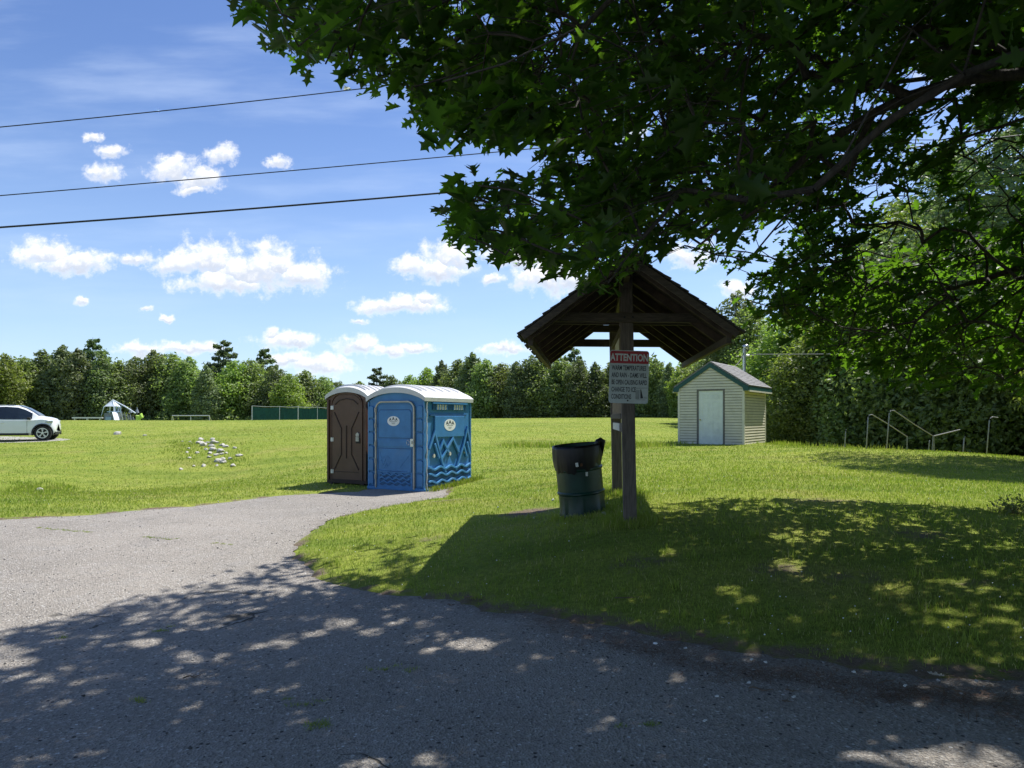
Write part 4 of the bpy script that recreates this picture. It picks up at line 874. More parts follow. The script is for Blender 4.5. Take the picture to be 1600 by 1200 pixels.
for x in (1.62, -1.25):   # wheel wells cut out of the body
    me = MB(); me.lathe([(.42, -1.2), (.42, 1.2)], 28); me.v = [(v[0]+x, v[2], v[1]+.355) for v in me.v]; me.f += [tuple(range(28)), tuple(range(55, 27, -1))]; me.m += [0, 0]
    cut = me.build('cutter', M['black_plastic'], C_); md = body.modifiers.new('cut', 'BOOLEAN'); md.object = cut; md.operation = 'DIFFERENCE'; md.solver = 'EXACT'
    bpy.context.view_layer.update(); dg = bpy.context.evaluated_depsgraph_get()
    nm_ = D.meshes.new_from_object(body.evaluated_get(dg)); 
    for mo in list(body.modifiers): body.modifiers.remove(mo)
    body.data = nm_; body.data.materials.clear(); body.data.materials.append(M['car_paint']); D.objects.remove(cut)
    mb = MB(); mb.box((x, 0, .5), (.8, 1.5, .5)); mb.build('wheel_well', M['black_plastic'], C_)
es = body.modifiers.new('s', 'EDGE_SPLIT'); es.split_angle = R(30)
mb = MB()
for sg in (-1, 1): mb.box((0.05, sg*.945, .30), (2.0, .03, .11))
mb.box((2.04, 0, .36), (.14, 1.3, .12)); mb.build_each('lower_trim', M['black_plastic'], C_, bevel=.01)
for sg in (-1, 1):
    mb = MB(); mb.box((1.08, sg*1.03, 1.07), (.14, .2, .13)); mb.build('mirror', M['black_plastic'], C_, bevel=.03)
    mb = MB(); mb.box((1.9, sg*.85, .93), (.3, .09, .10), Matrix.Rotation(sg*-.35, 3, 'Z')); mb.build('headlight', M['lamp_glass'], C_, bevel=.02)
    for x in (-.05, -1.1): mb = MB(); mb.box((x, sg*.955, .86), (.2, .03, .03)); mb.build('door_handle', M['steel_pale'], C_, bevel=.008)
    mb = MB()
    for x in (.98, -.25, -1.05): mb.box((x, sg*.952, .66), (.008, .008, .62))
    mb.build_each('door_seam', M['black_plastic'], C_)
mb = MB(); 
for sg in (-1, 1): mb.tube([(-1.9, sg*.58, 1.66), (-1.7, sg*.6, 1.71), (.3, sg*.6, 1.71), (.45, sg*.58, 1.67)], .018, 8)
mb.build_each('roof_rail', M['steel'], C_)

# ------------------------------------------------------------------ far field things
def onf(px, Y): return onpx(px, Y)
p0 = onf(184, 100)
PT = empty('playground_tower', p0, 0, 'pyramid topped white playground tower with slide and climbing net by the far trees', 'playground tower')
Z = at(175, 625, 100).z-p0.z; z0 = 0; mb = MB()
apx = (-.7, 0, Z)
for (x, y) in ((-2.1, -1.3), (.2, -1.3), (-2.0, 1.3), (.2, 1.3)): mb = MB(); mb.tube([(x, y, 0), (x*.62-.25, y*.55, Z*.74), apx], .07, 8); mb.build('leg', M['play_white'], PT)
mb = MB(); mb.tube([apx, (1.2, -.2, Z*.76), (2.7, -.4, Z*.53)], .09, 8); mb.build('slide_beam', M['play_white'], PT)
mb = MB(); q = Z*.77; B4 = [(-1.42, -.7, q), (.02, -.7, q), (.02, .7, q), (-1.42, .7, q)]; mb.add([apx]+B4, [(0,1,2),(0,2,3),(0,3,4),(0,4,1),(4,3,2,1)]); mb.build('roof', M['play_white'], PT)
mb = MB(); mb.box((-.75, 0, Z*.40), (1.6, 1.2, Z*.26)); mb.build('net_panel', M['play_grey'], PT)
mb = MB(); mb.box((-.3, -.4, Z*.58), (1.5, .9, .14)); mb.box((-.9, -.7, Z*.30), (.8, .08, Z*.2)); mb.build('deck', M['play_blue'], PT)
mb = MB()
for x in (.0, .35, .7): mb.tube([(x, -.6, Z*.55), (x+.05, -.6, Z*.78)], .06, 6)
mb.build('rail', M['play_blue'], PT)
mb = MB(); mb.bar((.1, -1.0, Z*.56), (1.0, -2.0, Z*.28), .6, .1); mb.build('slide', M['play_white'], PT)
mb = MB(); 
for i in range(6): mb.tube([(.5+.4*i, -.2, Z*.25), (.2+.4*i, -.1, Z*(.66-.05*i))], .03, 5); mb.tube([(.2, -.2, Z*(.25+.05*i)), (2.9-.2*i, -.3, Z*(.25+.04*i))], .025, 5)
mb.build('climbing_net', M['play_grey'], PT)
mb = MB(); mb.tube([(3.0, -.2, .6), (3.0, -.2, Z*.44), (3.3, -.2, Z*.46), (3.5, -.2, Z*.36)], [.3, .35, .35, .25], 10); mb.build('tube_slide', M['play_lime'], PT)
for x in (1.35, 2.3): mb = MB(); mb.tube([(x, .8, 0), (x, .8, Z*.75)], .06, 6); mb.tube([(x, .8, Z*.55), (x, .8, Z*.68)], [.28, .1], 8); mb.build('finial_post', M['play_grey'], PT)
def goal(px, Y, wpx, hp, label):
    a = onf(px, Y); w_ = wpx/F*Y; zt = at(px, hp, Y).z-a.z; g = empty('soccer_goal', a, 0, label, 'goal')
    mb = MB(); mb.tube([(-w_/2, 0, 0), (-w_/2, 0, zt), (w_/2, 0, zt), (w_/2, 0, 0)], .065, 8); mb.build('front_frame', M['steel_pale'], g)
    mb = MB(); mb.tube([(-w_/2, 0, zt), (-w_/2-.1, 1.6, 0)], .05, 6); mb.tube([(w_/2, 0, zt), (w_/2+.1, 1.6, 0)], .05, 6); mb.tube([(0, 0, zt), (0, 0, 0)], .045, 6); mb.tube([(-w_/2-.1, 1.6, .05), (w_/2+.1, 1.6, .05)], .04, 6); mb.build('back_frame', M['steel_pale'], g)
goal(298, 98, 58, 649.5, 'low white metal goal frame on the field left of the brown toilet')
a = onf(137, 90); zt = at(137, 653.5, 90).z-a.z
g = empty('bench', a, 0, 'long pale bench on the field edge between the car and playground tower', 'bench'); mb = MB(); mb.box((0, 0, zt+.06), (3.8, .35, .16)); mb.build('seat', M['steel_pale'], g)
for x in (-1.6, 0, 1.6): mb = MB(); mb.box((x, 0, zt/2), (.09, .3, zt-.1)); mb.build('leg', M['steel'], g)
# fence with green windscreen
FN = empty('screened_fence', onf(452, 96), 0, 'chain link fence with torn green windscreen at the far edge behind the brown toilet', 'fence'); fo_ = Vector(FN.location); fpx = [394, 437, 466, 496, 520, 548]
tops = [634, 635, 635.5, 636, 637, 637]
for i, px in enumerate(fpx):
    a = onf(px, 96+i*.4); mb = MB(); mb.tube([a-fo_, at(px, tops[i], 96+i*.4)-fo_], .07 if i % 2 == 0 else .04, 8); mb.build('post', M['steel_pale'], FN)
for i in range(len(fpx)-1):
    Ya, Yb_ = 96+i*.4, 96.4+i*.4; a, b_ = at(fpx[i], tops[i]+1.5, Ya)-fo_, at(fpx[i+1], tops[i+1]+1.5, Yb_)-fo_; a0, b0_ = onf(fpx[i], Ya)-fo_, onf(fpx[i+1], Yb_)-fo_
    mb = MB(); N = 12; vs = []
    for k in range(N+1):
        f = k/N; sg = -.12*math.sin(f*PI)*(1+.6*math.sin(i*3)); t_, b1 = a.lerp(b_, f), a0.lerp(b0_, f); vs += [t_+Vector((0, .05*math.sin(f*19+i), sg)), b1+Vector((0, .04*math.sin(f*13), .75+.2*math.sin(k*1.7+i)))]
    for k in range(N): mb.f.append((2*k, 2*k+1, 2*k+3, 2*k+2)); mb.m.append(0)
    mb.v = [tuple(v) for v in vs]; mb.build('windscreen', M['mesh_green'], FN, recalc=False)
    mb = MB(); mb.tube([a+Vector((0, 0, .12)), a.lerp(b_, .5)+Vector((0, 0, .04)), b_+Vector((0, 0, .12))], .035, 6); mb.build('top_rail', M['steel_pale'], FN)

# ------------------------------------------------------------------ stair handrails at right
def rail(pts, label, r=.026, Y=24.0, mt='steel_pale'):
    P = [at(x, y, Y+dy) for (x, y, dy) in pts]; P[0].z = h(P[0].x, P[0].y)-.25
    o = empty('handrail', (P[0].x, P[0].y, P[0].z+.25), 0, label, 'handrail', 'metal handrails at the top of the bank'); b0 = Vector(o.location)
    return o, [p-b0 for p in P]
def rl(pts, post2, label, Y=24.0):
    o, P = rail(pts, label, Y=Y); mb = MB(); mb.tube(P[:3], .019, 10); mb.build('post', M['rail_grey'], o, smooth=True)
    if len(P) > 3: mb = MB(); mb.tube(P[2:], .016, 10); mb.build('top_rail', M['rail_grey'], o, smooth=True)
    if post2:
        b0 = Vector(o.location); q = [at(x, y, Y+dy) for (x, y, dy) in post2]; mb = MB(); q[0].z = h(q[0].x, q[0].y)-.6 if q[0].y > 24.6 else h(q[0].x, q[0].y)-.2; mb.tube([p-b0 for p in q], .017, 10); mb.build('post', M['rail_grey'], o)
rl([(1353, 699, 0), (1356.5, 652, 0), (1358.5, 648.5, 0), (1363, 648, .1), (1385, 661, .8), (1417.5, 682.5, 1.6)], [(1417, 706, 1.6), (1417.5, 682.5, 1.6)], 'leftmost tall bent steel handrail sloping down to the right at the bank')
rl([(1384.5, 702, -.4), (1389.5, 646, -.4), (1392, 641.5, -.4), (1397, 641.5, -.3), (1430, 664, .4), (1458, 681.5, 1.0)], [(1454.5, 709, 1.0), (1458, 681.5, 1.0)], 'tallest bright bent handrail nearest the camera on the bank')
rl([(1450, 707, .9), (1452, 692, .9), (1453, 688, .9)], None, 'short slanted rail post just left of the middle handrail joint')
rl([(1504, 712.5, -1.2), (1506.5, 685, -1.2), (1508, 682, -1.2)], None, 'short lone pale steel post right of the middle handrails')
rl([(1540.5, 715.5, -1.7), (1546, 657, -1.7), (1548, 653, -1.7), (1551, 651.5, -1.6), (1559, 652.5, -1.4)], None, 'rightmost tall handrail post half hidden by low branches')
rl([(1459, 681.5, .9), (1480, 676.5, 1), (1500, 671.5, 1.2)], None, 'thin dark rail rising right from the middle handrails') if 0 else None
rl([(1319, 696, 1), (1321.5, 674, 1), (1322.5, 671, 1)], None, 'thin dull rail post left of all the bright handrails at the bank')
o, P = rail([(1460, 700, 1.0), (1459, 681.5, 1.0), (1500, 671.5, 1.3)], 'thin grey rail rising right from the middle handrail post')
mb = MB(); mb.tube(P[1:], .022, 8); mb.tube([P[0], P[1]], .02, 8); mb.build('top_rail', M['dull_wire'], o)

# ------------------------------------------------------------------ rocks
rk = [(314,688,7,4),(312,693,8,5),(318,697,9,5),(324,693,5,4),(332,688,6,4),(335,693,9,6),(331,698,7,3),(347,697,6,4),(353,699,7,5),(367,701,5,3),(322,703,5,3),(332,704,10,5),(328,709,6,3),(344,706,10,7),(338,712,6,4),(347,711,5,4),(354,709,4,3),(327,716,5,4),(341,722,9,5),(349,724,9,4),(374,714,7,4),(360,719,6,3),(349,718,6,3),(308,709,5,3),(295,702,4,3),(292,708,4,3),(296,717,4,2),(283,734,5,3),(318,729,6,3),(339,729,4,3),(364,729,7,2),(303,730,4,2),(300,694,3,2),(297,691,3,2),(183,679,9,4),(63,767,8,4),(226,681,4,2),(285,691,3,2)]
rproto = []
for k in range(5):
    bm = bmesh.new(); bmesh.ops.create_icosphere(bm, subdivisions=3, radius=1)
    for v in bm.verts:
        n_ = mnoise.noise(v.co*1.1+Vector((k*7, 0, 0)))*.45+mnoise.noise(v.co*3+Vector((k*7, 0, 0)))*.13; v.co *= 1+n_
    for i in range(5):
        nn = Vector((random.uniform(-1, 1), random.uniform(-1, 1), random.uniform(-.2, 1))).normalized()
        for v in bm.verts:
            dd = v.co.dot(nn)-.72
            if dd > 0: v.co -= nn*dd*.9
    me = D.meshes.new('rock'); bm.to_mesh(me); bm.free(); me.materials.append(M['rock']); rproto.append(me)
ords = ['first', 'second', 'third', 'fourth', 'fifth', 'sixth', 'seventh', 'eighth', 'ninth', 'tenth', 'eleventh', 'twelfth']
rows_ = {}
for i, (px, py, wd, hh) in enumerate(sorted(rk)):
    g = G(px, py); o = link(D.objects.new('rock', rproto[i % 5])); s = wd/F*g.y*.78; o.location = (g.x, g.y, g.z+s*.22); o.scale = (s, s*.8, s*.55); o.rotation_euler = (0, 0, random.uniform(0, 6))
    if px < 240 or px == 283 or (px, py) == (303, 730) or px < 130:
        lb = {183: 'lone white rock on the grass below the playground tower', 63: 'lone pale rock in the grass left near the pavement edge', 226: 'tiny lone pale rock on the grass right of the playground tower', 283: 'lone pale rock at the lower left of the rock patch', 303: 'tiny pale rock just right of the lower left rock'}[px]
    else:
        row = 'upper' if py < 700 else ('middle' if py < 713 else 'lower'); rows_[row] = rows_.get(row, 0)+1
        lb = '%s pale rock from the left in the %s band of the rock patch' % (ords[rows_[row]-1] if rows_[row] <= 12 else 'last', row)
    tag(o, lb, 'rock', 'pale rocks in the grassy hollow')
# ------------------------------------------------------------------ trees of the field edge
def leaf_cloud(P, N_, size, sr):
    """small folded leaf sprays at points P with outward normals N_"""
    n = len(P); s = size*sr.uniform(.6, 1.35, n)[:, None]
    nn = N_+sr.normal(0, .75, (n, 3)); nn /= np.linalg.norm(nn, axis=1)[:, None]
    a = np.cross(nn, sr.normal(0, 1, (n, 3))); a /= np.linalg.norm(a, axis=1)[:, None]; b = np.cross(nn, a)
    V = np.stack((P-a*s, P-b*s*.55+nn*s*.15, P+a*s-nn*s*.2, P+b*s*.55+nn*s*.15), 1).reshape(-1, 3)
    k = np.arange(n)[:, None]*4; L = (k+np.array([0, 1, 2, 0, 2, 3])[None]).ravel(); return V, L, np.full(2*n, 3)
def branches(mb, root, top, r0, tips, sr):
    mb.tube([root+(top-root)*f+Vector((math.sin(f*5)*.12, math.cos(f*4)*.1, 0)) for f in np.linspace(0, 1, 7)], [r0*(1-.8*f) for f in np.linspace(0, 1, 7)], 7)
    for tp in tips:
        tp = Vector(tp); f = min(.9, max(.12, (tp.z/top.z)*.62+sr.uniform(-.08, .05))); s = root.lerp(top, f); m_ = s.lerp(tp, .5)+Vector((0, 0, .06*top.z*sr.uniform(-.3, 1)))
        r_ = r0*(1-.8*f)*.45; mb.tube([s, m_, tp], [r_, r_*.6, r_*.2], 5)
def broad(seed, hh, rad, nleaf, size, low=.1, lobes=22, narrow=1.0, bark='bark_pale'):
    sr = np.random.default_rng(seed); C = []; Rd = []
    for i in range(lobes):
        f = (i+.5)/lobes; z = hh*(low+(1-low)*f*.93); env = rad*math.sin(PI*min(1, (.16+.84*f)**.9))**.6*(1-.3*f)
        a = i*2.4+sr.uniform(-.5, .5); q = env*sr.uniform(.35, .8); C.append((q*math.cos(a), q*math.sin(a), z)); Rd.append(env*sr.uniform(.34, .6)*narrow+.2)
    C = np.array(C); Rd = np.array(Rd); w_ = Rd**2/np.sum(Rd**2); ix = sr.choice(lobes, nleaf, p=w_)
    d_ = sr.normal(0, 1, (nleaf, 3)); d_ /= np.linalg.norm(d_, axis=1)[:, None]; d_[:, 2] = d_[:, 2]*.9+.12
    rr = Rd[ix]*(.45+.6*sr.uniform(0, 1, nleaf)**.55)*(1+.18*np.sin(d_[:, 0]*9+ix)*np.cos(d_[:, 1]*8+ix*2)+.16*np.sin(d_[:, 2]*11+ix))
    P = C[ix]+d_*rr[:, None]; ok = P[:, 2] > hh*low*.25
    V, L, S = leaf_cloud(P[ok], d_[ok]+np.array([0, 0, .3]), size, sr)
    mb = MB(); branches(mb, Vector((0, 0, -.4)), Vector((.1, .05, hh*.88)), hh*.016+.03, C*[.9, .9, .98], sr)
    return (V, L, S), mb
def pine(seed, hh, rad, n, size, low=.3, flat=True):
    sr = np.random.default_rng(seed); P = []; N_ = []; mb = MB(); mb.tube([(0, 0, -.4), (.05, 0, hh*.5), (0, .05, hh)], [hh*.014+.04, hh*.01+.02, .02], 8)
    nb = int(26*hh/12)
    for i in range(nb):
        f = i/nb; z = hh*(low+(1-low)*f)*.985; L_ = rad*(1-f)**(.55 if flat else .9)*sr.uniform(.55, 1.1)*(min(1, .5+f*3) if flat else 1)+.15; a = i*2.39+sr.uniform(-.4, .4)
        tip = np.array([L_*math.cos(a), L_*math.sin(a), z+L_*(.16 if flat else -.2)]); st = np.array([0, 0, z]); md = (st+tip)/2+[0, 0, .05*L_]
        mb.tube([st, md, tip], [.02+.006*L_, .018, .008], 5); m_ = int(n/nb*(L_/rad+.25)); tt = sr.uniform(.25, 1.05, m_)
        c = st+(tip-st)*tt[:, None]; w_ = L_*.26*(1.1-abs(tt-.6)); side = np.array([-math.sin(a), math.cos(a), 0])
        P.append(c+side*(sr.normal(0, 1, m_)*w_)[:, None]+np.stack((0*tt, 0*tt, sr.normal(0, .05*L_+.06, m_)+.04*L_), -1)); N_.append(np.tile([0, 0, 1.], (m_, 1)))
    P = np.concatenate(P); N_ = np.concatenate(N_); V, L, S = leaf_cloud(P, N_*.8, size, sr); return (V, L, S), mb
PROTO = {}
def proto(key, data, mb, leafm, bark):
    (V, L, S) = data; o = np_mesh('crown', V, L, S, M[leafm]); t = mb.build('trunk', M[bark], None, smooth=True, recalc=False)
    PROTO[key] = (o.data, t.data); D.objects.remove(o); D.objects.remove(t)
used_p = {}
def tree(name, key, loc, s, rz, label, cat='tree', group=None, wz=1.0):
    r = empty(name, loc, rz, label, cat, group); r.scale = (s*wz, s*wz, s)
    link(D.objects.new('trunk', PROTO[key][1]), r); link(D.objects.new('crown', PROTO[key][0]), r); return r
NF = 13000
for i, (hh, rad, lm, low) in enumerate(((10, 3.2, 'leaf_mid', .05), (10, 2.5, 'leaf_dark', .04), (10, 3.6, 'leaf_mid', .06), (10, 2.2, 'leaf_grey', .05), (10, 3.0, 'leaf_yellow', .05), (10, 3.4, 'leaf_dark', .05))):
    da, mb = broad(20+i, hh, rad, NF, .165, low, 30, 1.0); proto('b%d' % i, da, mb, lm, 'bark_pale')
da, mb = pine(5, 12, 3.4, 7000, .2, .25); proto('p0', da, mb, 'needle', 'bark'); da, mb = pine(6, 12, 2.3, 8000, .2, .08, False); proto('s0', da, mb, 'needle', 'bark')
da, mb = broad(41, 3, 2.2, 3500, .15, .0, 12); proto('sh', da, mb, 'leaf_dark', 'bark')
KN = {'b0': 'rounded mid green broadleaf', 'b1': 'narrow dark green broadleaf', 'b2': 'wide spreading green broadleaf', 'b3': 'slender grey green broadleaf', 'b4': 'yellow green broadleaf', 'b5': 'full dark green broadleaf', 'p0': 'open crowned white pine', 's0': 'conical dark evergreen'}
LM = [(-200, 'the frame edge'), (98, 'the car'), (185, 'the playground tower'), (298, 'the goal'), (400, 'the green fence'), (560, 'the brown toilet'), (740, 'the blue toilet'), (880, 'the barrel'), (990, 'the attention sign'), (1062, 'the shed')]
FT = [(-40,545,'b1',84),(8,545,'b4',80),(38,552,'b2',84),(66,540,'b1',86),(98,533,'b3',84),(122,538,'b3',82),(145,527,'p0',90),(160,545,'b1',82),(186,558,'b0',84),(212,552,'b5',86),(240,541,'b0',88),(268,546,'b2',88),(296,552,'b0',86),(322,566,'b3',82),(349,530,'p0',96),(366,556,'b4',86),(392,556,'b2',88),(412,543,'p0',98),(430,566,'b5',86),(452,578,'b4',82),(478,574,'b0',88),(505,584,'b2',90),(530,592,'b5',92),(562,592,'b0',94),(589,573,'p0',98),(612,582,'b1',92),(640,580,'b4',90),(668,568,'b4',88),(690,558,'b3',84),(716,556,'b0',84),(738,545,'b3',80),(760,556,'b0',78),(784,562,'b2',78),(806,560,'b3',76),(830,550,'b5',76),(852,548,'b2',76),(874,553,'b0',74),(898,541,'p0',84),(905,556,'b5',72),(930,560,'b1',72),(955,558,'b4',74),(975,556,'b5',74),(998,552,'b1',70),(1024,556,'b0',68),(1046,562,'b3',66),(1072,552,'b4',64),(1096,556,'b2',62)]
FT.sort(); cnt = {}
for i, (px, ty, key, Y) in enumerate(FT):
    Y += 24 if px < 560 else (14 if px < 700 else 0)
    a = onpx(px, Y); top = at(px, ty, Y).z; base = a.z-.2; hh = {'p': 12, 's': 12}.get(key[0], 10)
    seg = max(k for k in range(len(LM)) if LM[k][0] <= px); A = LM[seg][1]; Bn = LM[seg+1][1] if seg+1 < len(LM) else 'the right forest'
    q = (A, key); cnt[q] = cnt.get(q, 0)+1; tot = sum(1 for (p_, _, k_, _) in FT if k_ == key and max(k for k in range(len(LM)) if LM[k][0] <= p_) == seg)
    lb = (('%s ' % ords[cnt[q]-1]) if tot > 1 else '')+'%s tree between %s and %s' % (KN[key], A, Bn)
    nm = {'p': 'pine_tree', 's': 'spruce_tree'}.get(key[0], 'broadleaf_tree'); s = (top-base)/hh
    tree(nm, key, (a.x, a.y, base), s, i*1.7, lb, group='trees along the far edge of the field', wz=random.uniform(.95, 1.2)*(1.0 if key[0] == 'b' else .95))
# the mass of the wood behind and the brush under the first trees
def mass(n, x0, x1, yf, tf, size, seed, lowf=0.0):
    sr = np.random.default_rng(seed); px = sr.uniform(x0, x1, n); Yq = yf(px)+sr.uniform(0, 9, n); X = (px-800)/F*Yq; g = H(X, Yq); hmax = tf(px, X)
    f = sr.uniform(lowf, 1, n)**.8; Z = g+hmax*f; P = np.stack((X, Yq+f*3, Z), -1)
    return leaf_cloud(P, np.tile([0, -.5, .7], (n, 1)), size, sr)
V, L, S = mass(60000, -260, 1200, lambda p: np.interp(p, [-300, 560, 720, 1200], [122, 124, 96, 72]), lambda p, X: np.interp(p, [-300, 60, 150, 300, 450, 560, 700, 1200], [11.3, 11.8, 12.4, 11.2, 8.6, 6.8, 7.5, 8])*(.85+.12*np.sin(X*.9)+.1*np.sin(X*2.3+1)+.06*np.sin(X*5)), .34, 3)
tag(np_mesh('distant_woods', V, L, S, M['leaf_dark']), 'dense green wood reading as one mass behind the front row of field trees', 'woods', kind='stuff')
V, L, S = mass(34000, -260, 1160, lambda p: np.interp(p, [-300, 560, 720, 1160], [106, 106, 90, 60])-3, lambda p, X: 2.4*(.8+.3*np.sin(X*.7)+.25*np.sin(X*1.9)), .2, 4)
tag(np_mesh('undergrowth', V, L, S, M['leaf_mid']), 'low leafy brush filling the foot of the far treeline', 'undergrowth', kind='stuff')

# nearer wood on the right with finer leaves
for i, (rad, lm, low) in enumerate(((3.4, 'leaf_yellow', .06), (3.0, 'leaf_mid', .05), (3.2, 'leaf_yellow', .12))):
    da, mb = broad(60+i, 10, rad, 26000, .105, low, 46, .9); proto('n%d' % i, da, mb, lm, 'bark')
da, mb = broad(66, 10, 2.6, 9000, .12, .2, 30, .75); proto('n3', da, mb, 'leaf_grey', 'bark_pale')
da, mb = pine(9, 12, 4.2, 30000, .085, .12); proto('np', da, mb, 'needle', 'bark'); da, mb = pine(19, 12, 4.4, 26000, .08, .34); proto('nq', da, mb, 'needle', 'bark')
RT = [(1150,446,'n3',46,'sparse pale crowned tree right of the kiosk roof against the sky'),
 (1128,500,'n1',50,'dark tree peeping between the kiosk roof and the shed mast'),
 (1172,470,'n1',44,'dark evergreen looking tree directly behind the shed mast'),
 (1232,478,'n0',40,'sunlit mid green tree right of the shed roof'),
 (1290,450,'n1',38,'dark tree behind the leftmost handrail'),
 (1268,520,'n2',36,'pale yellow green small tree right of the shed above the grass bank'),
 (1345,410,'n0',36,'green tree rising behind the tallest bent handrail'),
 (1405,300,'n2',38,'tall sunlit yellow green tree glimpsed through the oak branches'),
 (1440,400,'n1',33,'dark tree behind the middle handrail joint'),
 (1490,360,'n0',35,'green tree behind the lone steel post'),
 (1470,230,'np',42,'tall feathery pine rising behind the oak leaves'),
 (1545,380,'n1',31,'dark tree behind the rightmost handrail'),
 (1560,170,'np',34,'tallest feathery pine at the right frame edge'),
 (1610,400,'n0',29,'green tree cut by the right frame edge behind the handrails'),
 (1680,300,'n1',30,'dark tall tree just beyond the right frame edge')]
for i, (px, ty, key, Y, lb) in enumerate(RT):
    a = onpx(px, Y); top = at(px, ty, Y).z; hh = 12 if key == 'np' else 10; s = (top-a.z+.2)/hh
    tree('pine_tree' if key == 'np' else 'broadleaf_tree', key, (a.x, a.y, a.z-.2), s, i*2.1, lb, group='trees of the right hand wood', wz=random.uniform(.95, 1.15) if s > .9 else 1.3)
for i, (x, y, hh, key) in enumerate(((21.5, 24.4, 9.5, 'n0'), (15, 19.5, 14, 'nq'), (16.0, 16.2, 8.5, 'n1'), (20.5, 20.5, 12, 'n1'))):
    tree('pine_tree' if key == 'nq' else 'broadleaf_tree', key, (x, y, h(x, y)-.2), hh/(12 if key == 'nq' else 10), i*1.3, ['broadleaf tree outside the right edge whose shade streaks the lawn', 'leaning pine outside the right edge near the handrails', 'lower dark tree outside the right edge beside the lawn', 'tall dark tree outside the right edge behind the lawn trees'][i], group='trees of the right hand wood')
sr = np.random.default_rng(12); n = 46000; px = sr.uniform(1195, 1760, n); Yq = np.interp(px, [1195, 1300, 1600, 1760], [39, 31.5, 29.5, 26])+sr.uniform(0, 6, n); X = (px-800)/F*Yq; f = sr.uniform(0, 1, n)
P = np.stack((X, Yq+f*1.5, H(X, Yq)+f*(2.6+1.1*np.sin(X*1.3)+.9*np.sin(X*2.7+Yq)+.5*np.sin(X*6.1))), -1)
V, L, S = leaf_cloud(P, np.tile([0, -.4, .7], (n, 1)), .11, sr); tag(np_mesh('undergrowth', V, L, S, M['leaf_mid']), 'dark brush and saplings filling the bank behind the handrails', 'undergrowth', kind='stuff')
def shrub(loc, s, rz, label): tree('shrub', 'sh', loc, s, rz, label, 'shrub', 'small shrubs', 1)
g = G(1585, 803); 
sr = np.random.default_rng(8); n = 260; d_ = sr.normal(0, 1, (n, 3)); d_[:, 2] = abs(d_[:, 2]); d_ /= np.linalg.norm(d_, axis=1)[:, None]; P = d_*(sr.uniform(.3, 1, n)[:, None])*[.3, .25, .22]+[0, 0, .02]
V, L, S = leaf_cloud(P, d_, .022, sr); sg_ = empty('shrub', (g.x, g.y, g.z), 0, 'small leafy sprig of a shrub at the right edge of the shaded lawn', 'shrub'); o = np_mesh('leaves', V, L, S, M['leaf_dark'], sg_)
mb = MB(); [mb.tube([(0, 0, -.02), tuple(P[k]*.5+[0, 0, .02]), tuple(P[k])], [.005, .003, .002], 5) for k in range(0, n, 12)]; mb.build('stem', M['twig'], sg_)
# ------------------------------------------------------------------ the oak whose crown hangs over the view
ok_rng = np.random.default_rng(77)
TB = np.array([6.9, 3.6, h(6.9, 3.6)-.2]); CC = np.array([5.2, 4.2, 6.4]); CR = np.array([8.6, 8.0, 5.6])
MASK = [(330,-900),(370,-60),(385,20),(410,55),(440,78),(480,92),(530,108),(560,138),(600,142),(640,138),(645,192),(720,212),(765,228),(800,215),(850,215),(870,235),(820,262),(760,285),(715,285),(695,300),(698,330),(708,372),(750,392),(800,405),(850,416),(890,424),(920,442),(965,458),(1000,425),(1030,400),(1070,392),(1110,408),(1150,420),(1190,402),(1185,360),(1215,340),(1245,385),(1240,410),(1200,425),(1180,440),(1150,478),(1190,492),(1240,505),(1285,545),(1310,575),(1390,592),(1450,610),(1500,605),(1530,640),(1560,655),(1600,640),(1760,640),(1760,-900)]
HOLES = [(800,262,62,20),(700,60,16,12),(560,60,13,12),(860,90,16,14),(905,250,14,14),(1120,250,13,12),(1180,150,12,14),(980,330,13,10),(620,60,14,10),(1022,190,26,24),(1085,55,14,36),(1425,130,26,34),(1478,150,20,22),(1300,195,16,16),(1215,355,20,14),(1395,345,24,26),(1550,250,58,66),(1462,205,30,26),(1360,400,26,22),(1470,330,26,30),(1330,520,20,16),(1440,470,22,20),(930,150,13,11),(760,170,13,16),(655,115,14,14),(1370,300,22,20),(1415,365,40,40),(1500,440,24,22),(1560,330,30,30)]
SHP = [(-5.2,1.5),(-4.6,4.6),(-4.0,5.5),(-3.65,6.1),(-3.2,6.9),(-2.9,7.6),(-2.75,8.5),(-2.3,8.75),(-1.7,8.6),(-1.1,8.9),(-.5,9.0),(.57,9.1),(1.8,9.05),(2.8,9.0),(4,8.8),(5.0,8.5),(5.8,8.2),(7.5,7.9),(10,7.2),(15,6),(15,-8),(-6,-8)]
SP_ = [(430,1004,.10),(560,967,.13),(520,985,.09),(470,1002,.12),(610,985,.08),(760,1004,.16),(640,968,.08),(1225,886,.15),(1480,912,.12),(1530,925,.1),(850,868,.16),(880,855,.12),(1030,868,.12),(1010,935,.10),(1530,1180,.2),(1430,1170,.18),(20,1020,.25),(60,1030,.15),(270,1000,.12),(700,1010,.08),(980,1040,.06),(620,1190,.14),(1080,1055,.07),(800,860,.14),(960,850,.12),(670,860,.2),(600,870,.15),(650,845,.2),(1140,925,.12),(1170,940,.1),(1390,925,.14),(720,1180,.1),(1340,1165,.1),(1090,1125,.07),(870,1020,.07)]
def shadow_xy(P): t_ = (P[:, 2]-.2)/SV.z; return P[:, 0]-SV.x*t_, P[:, 1]-SV.y*t_
SPX = [(G(px, py), r_) for (px, py, r_) in SP_]
KC = np.array([0, 0, CH])
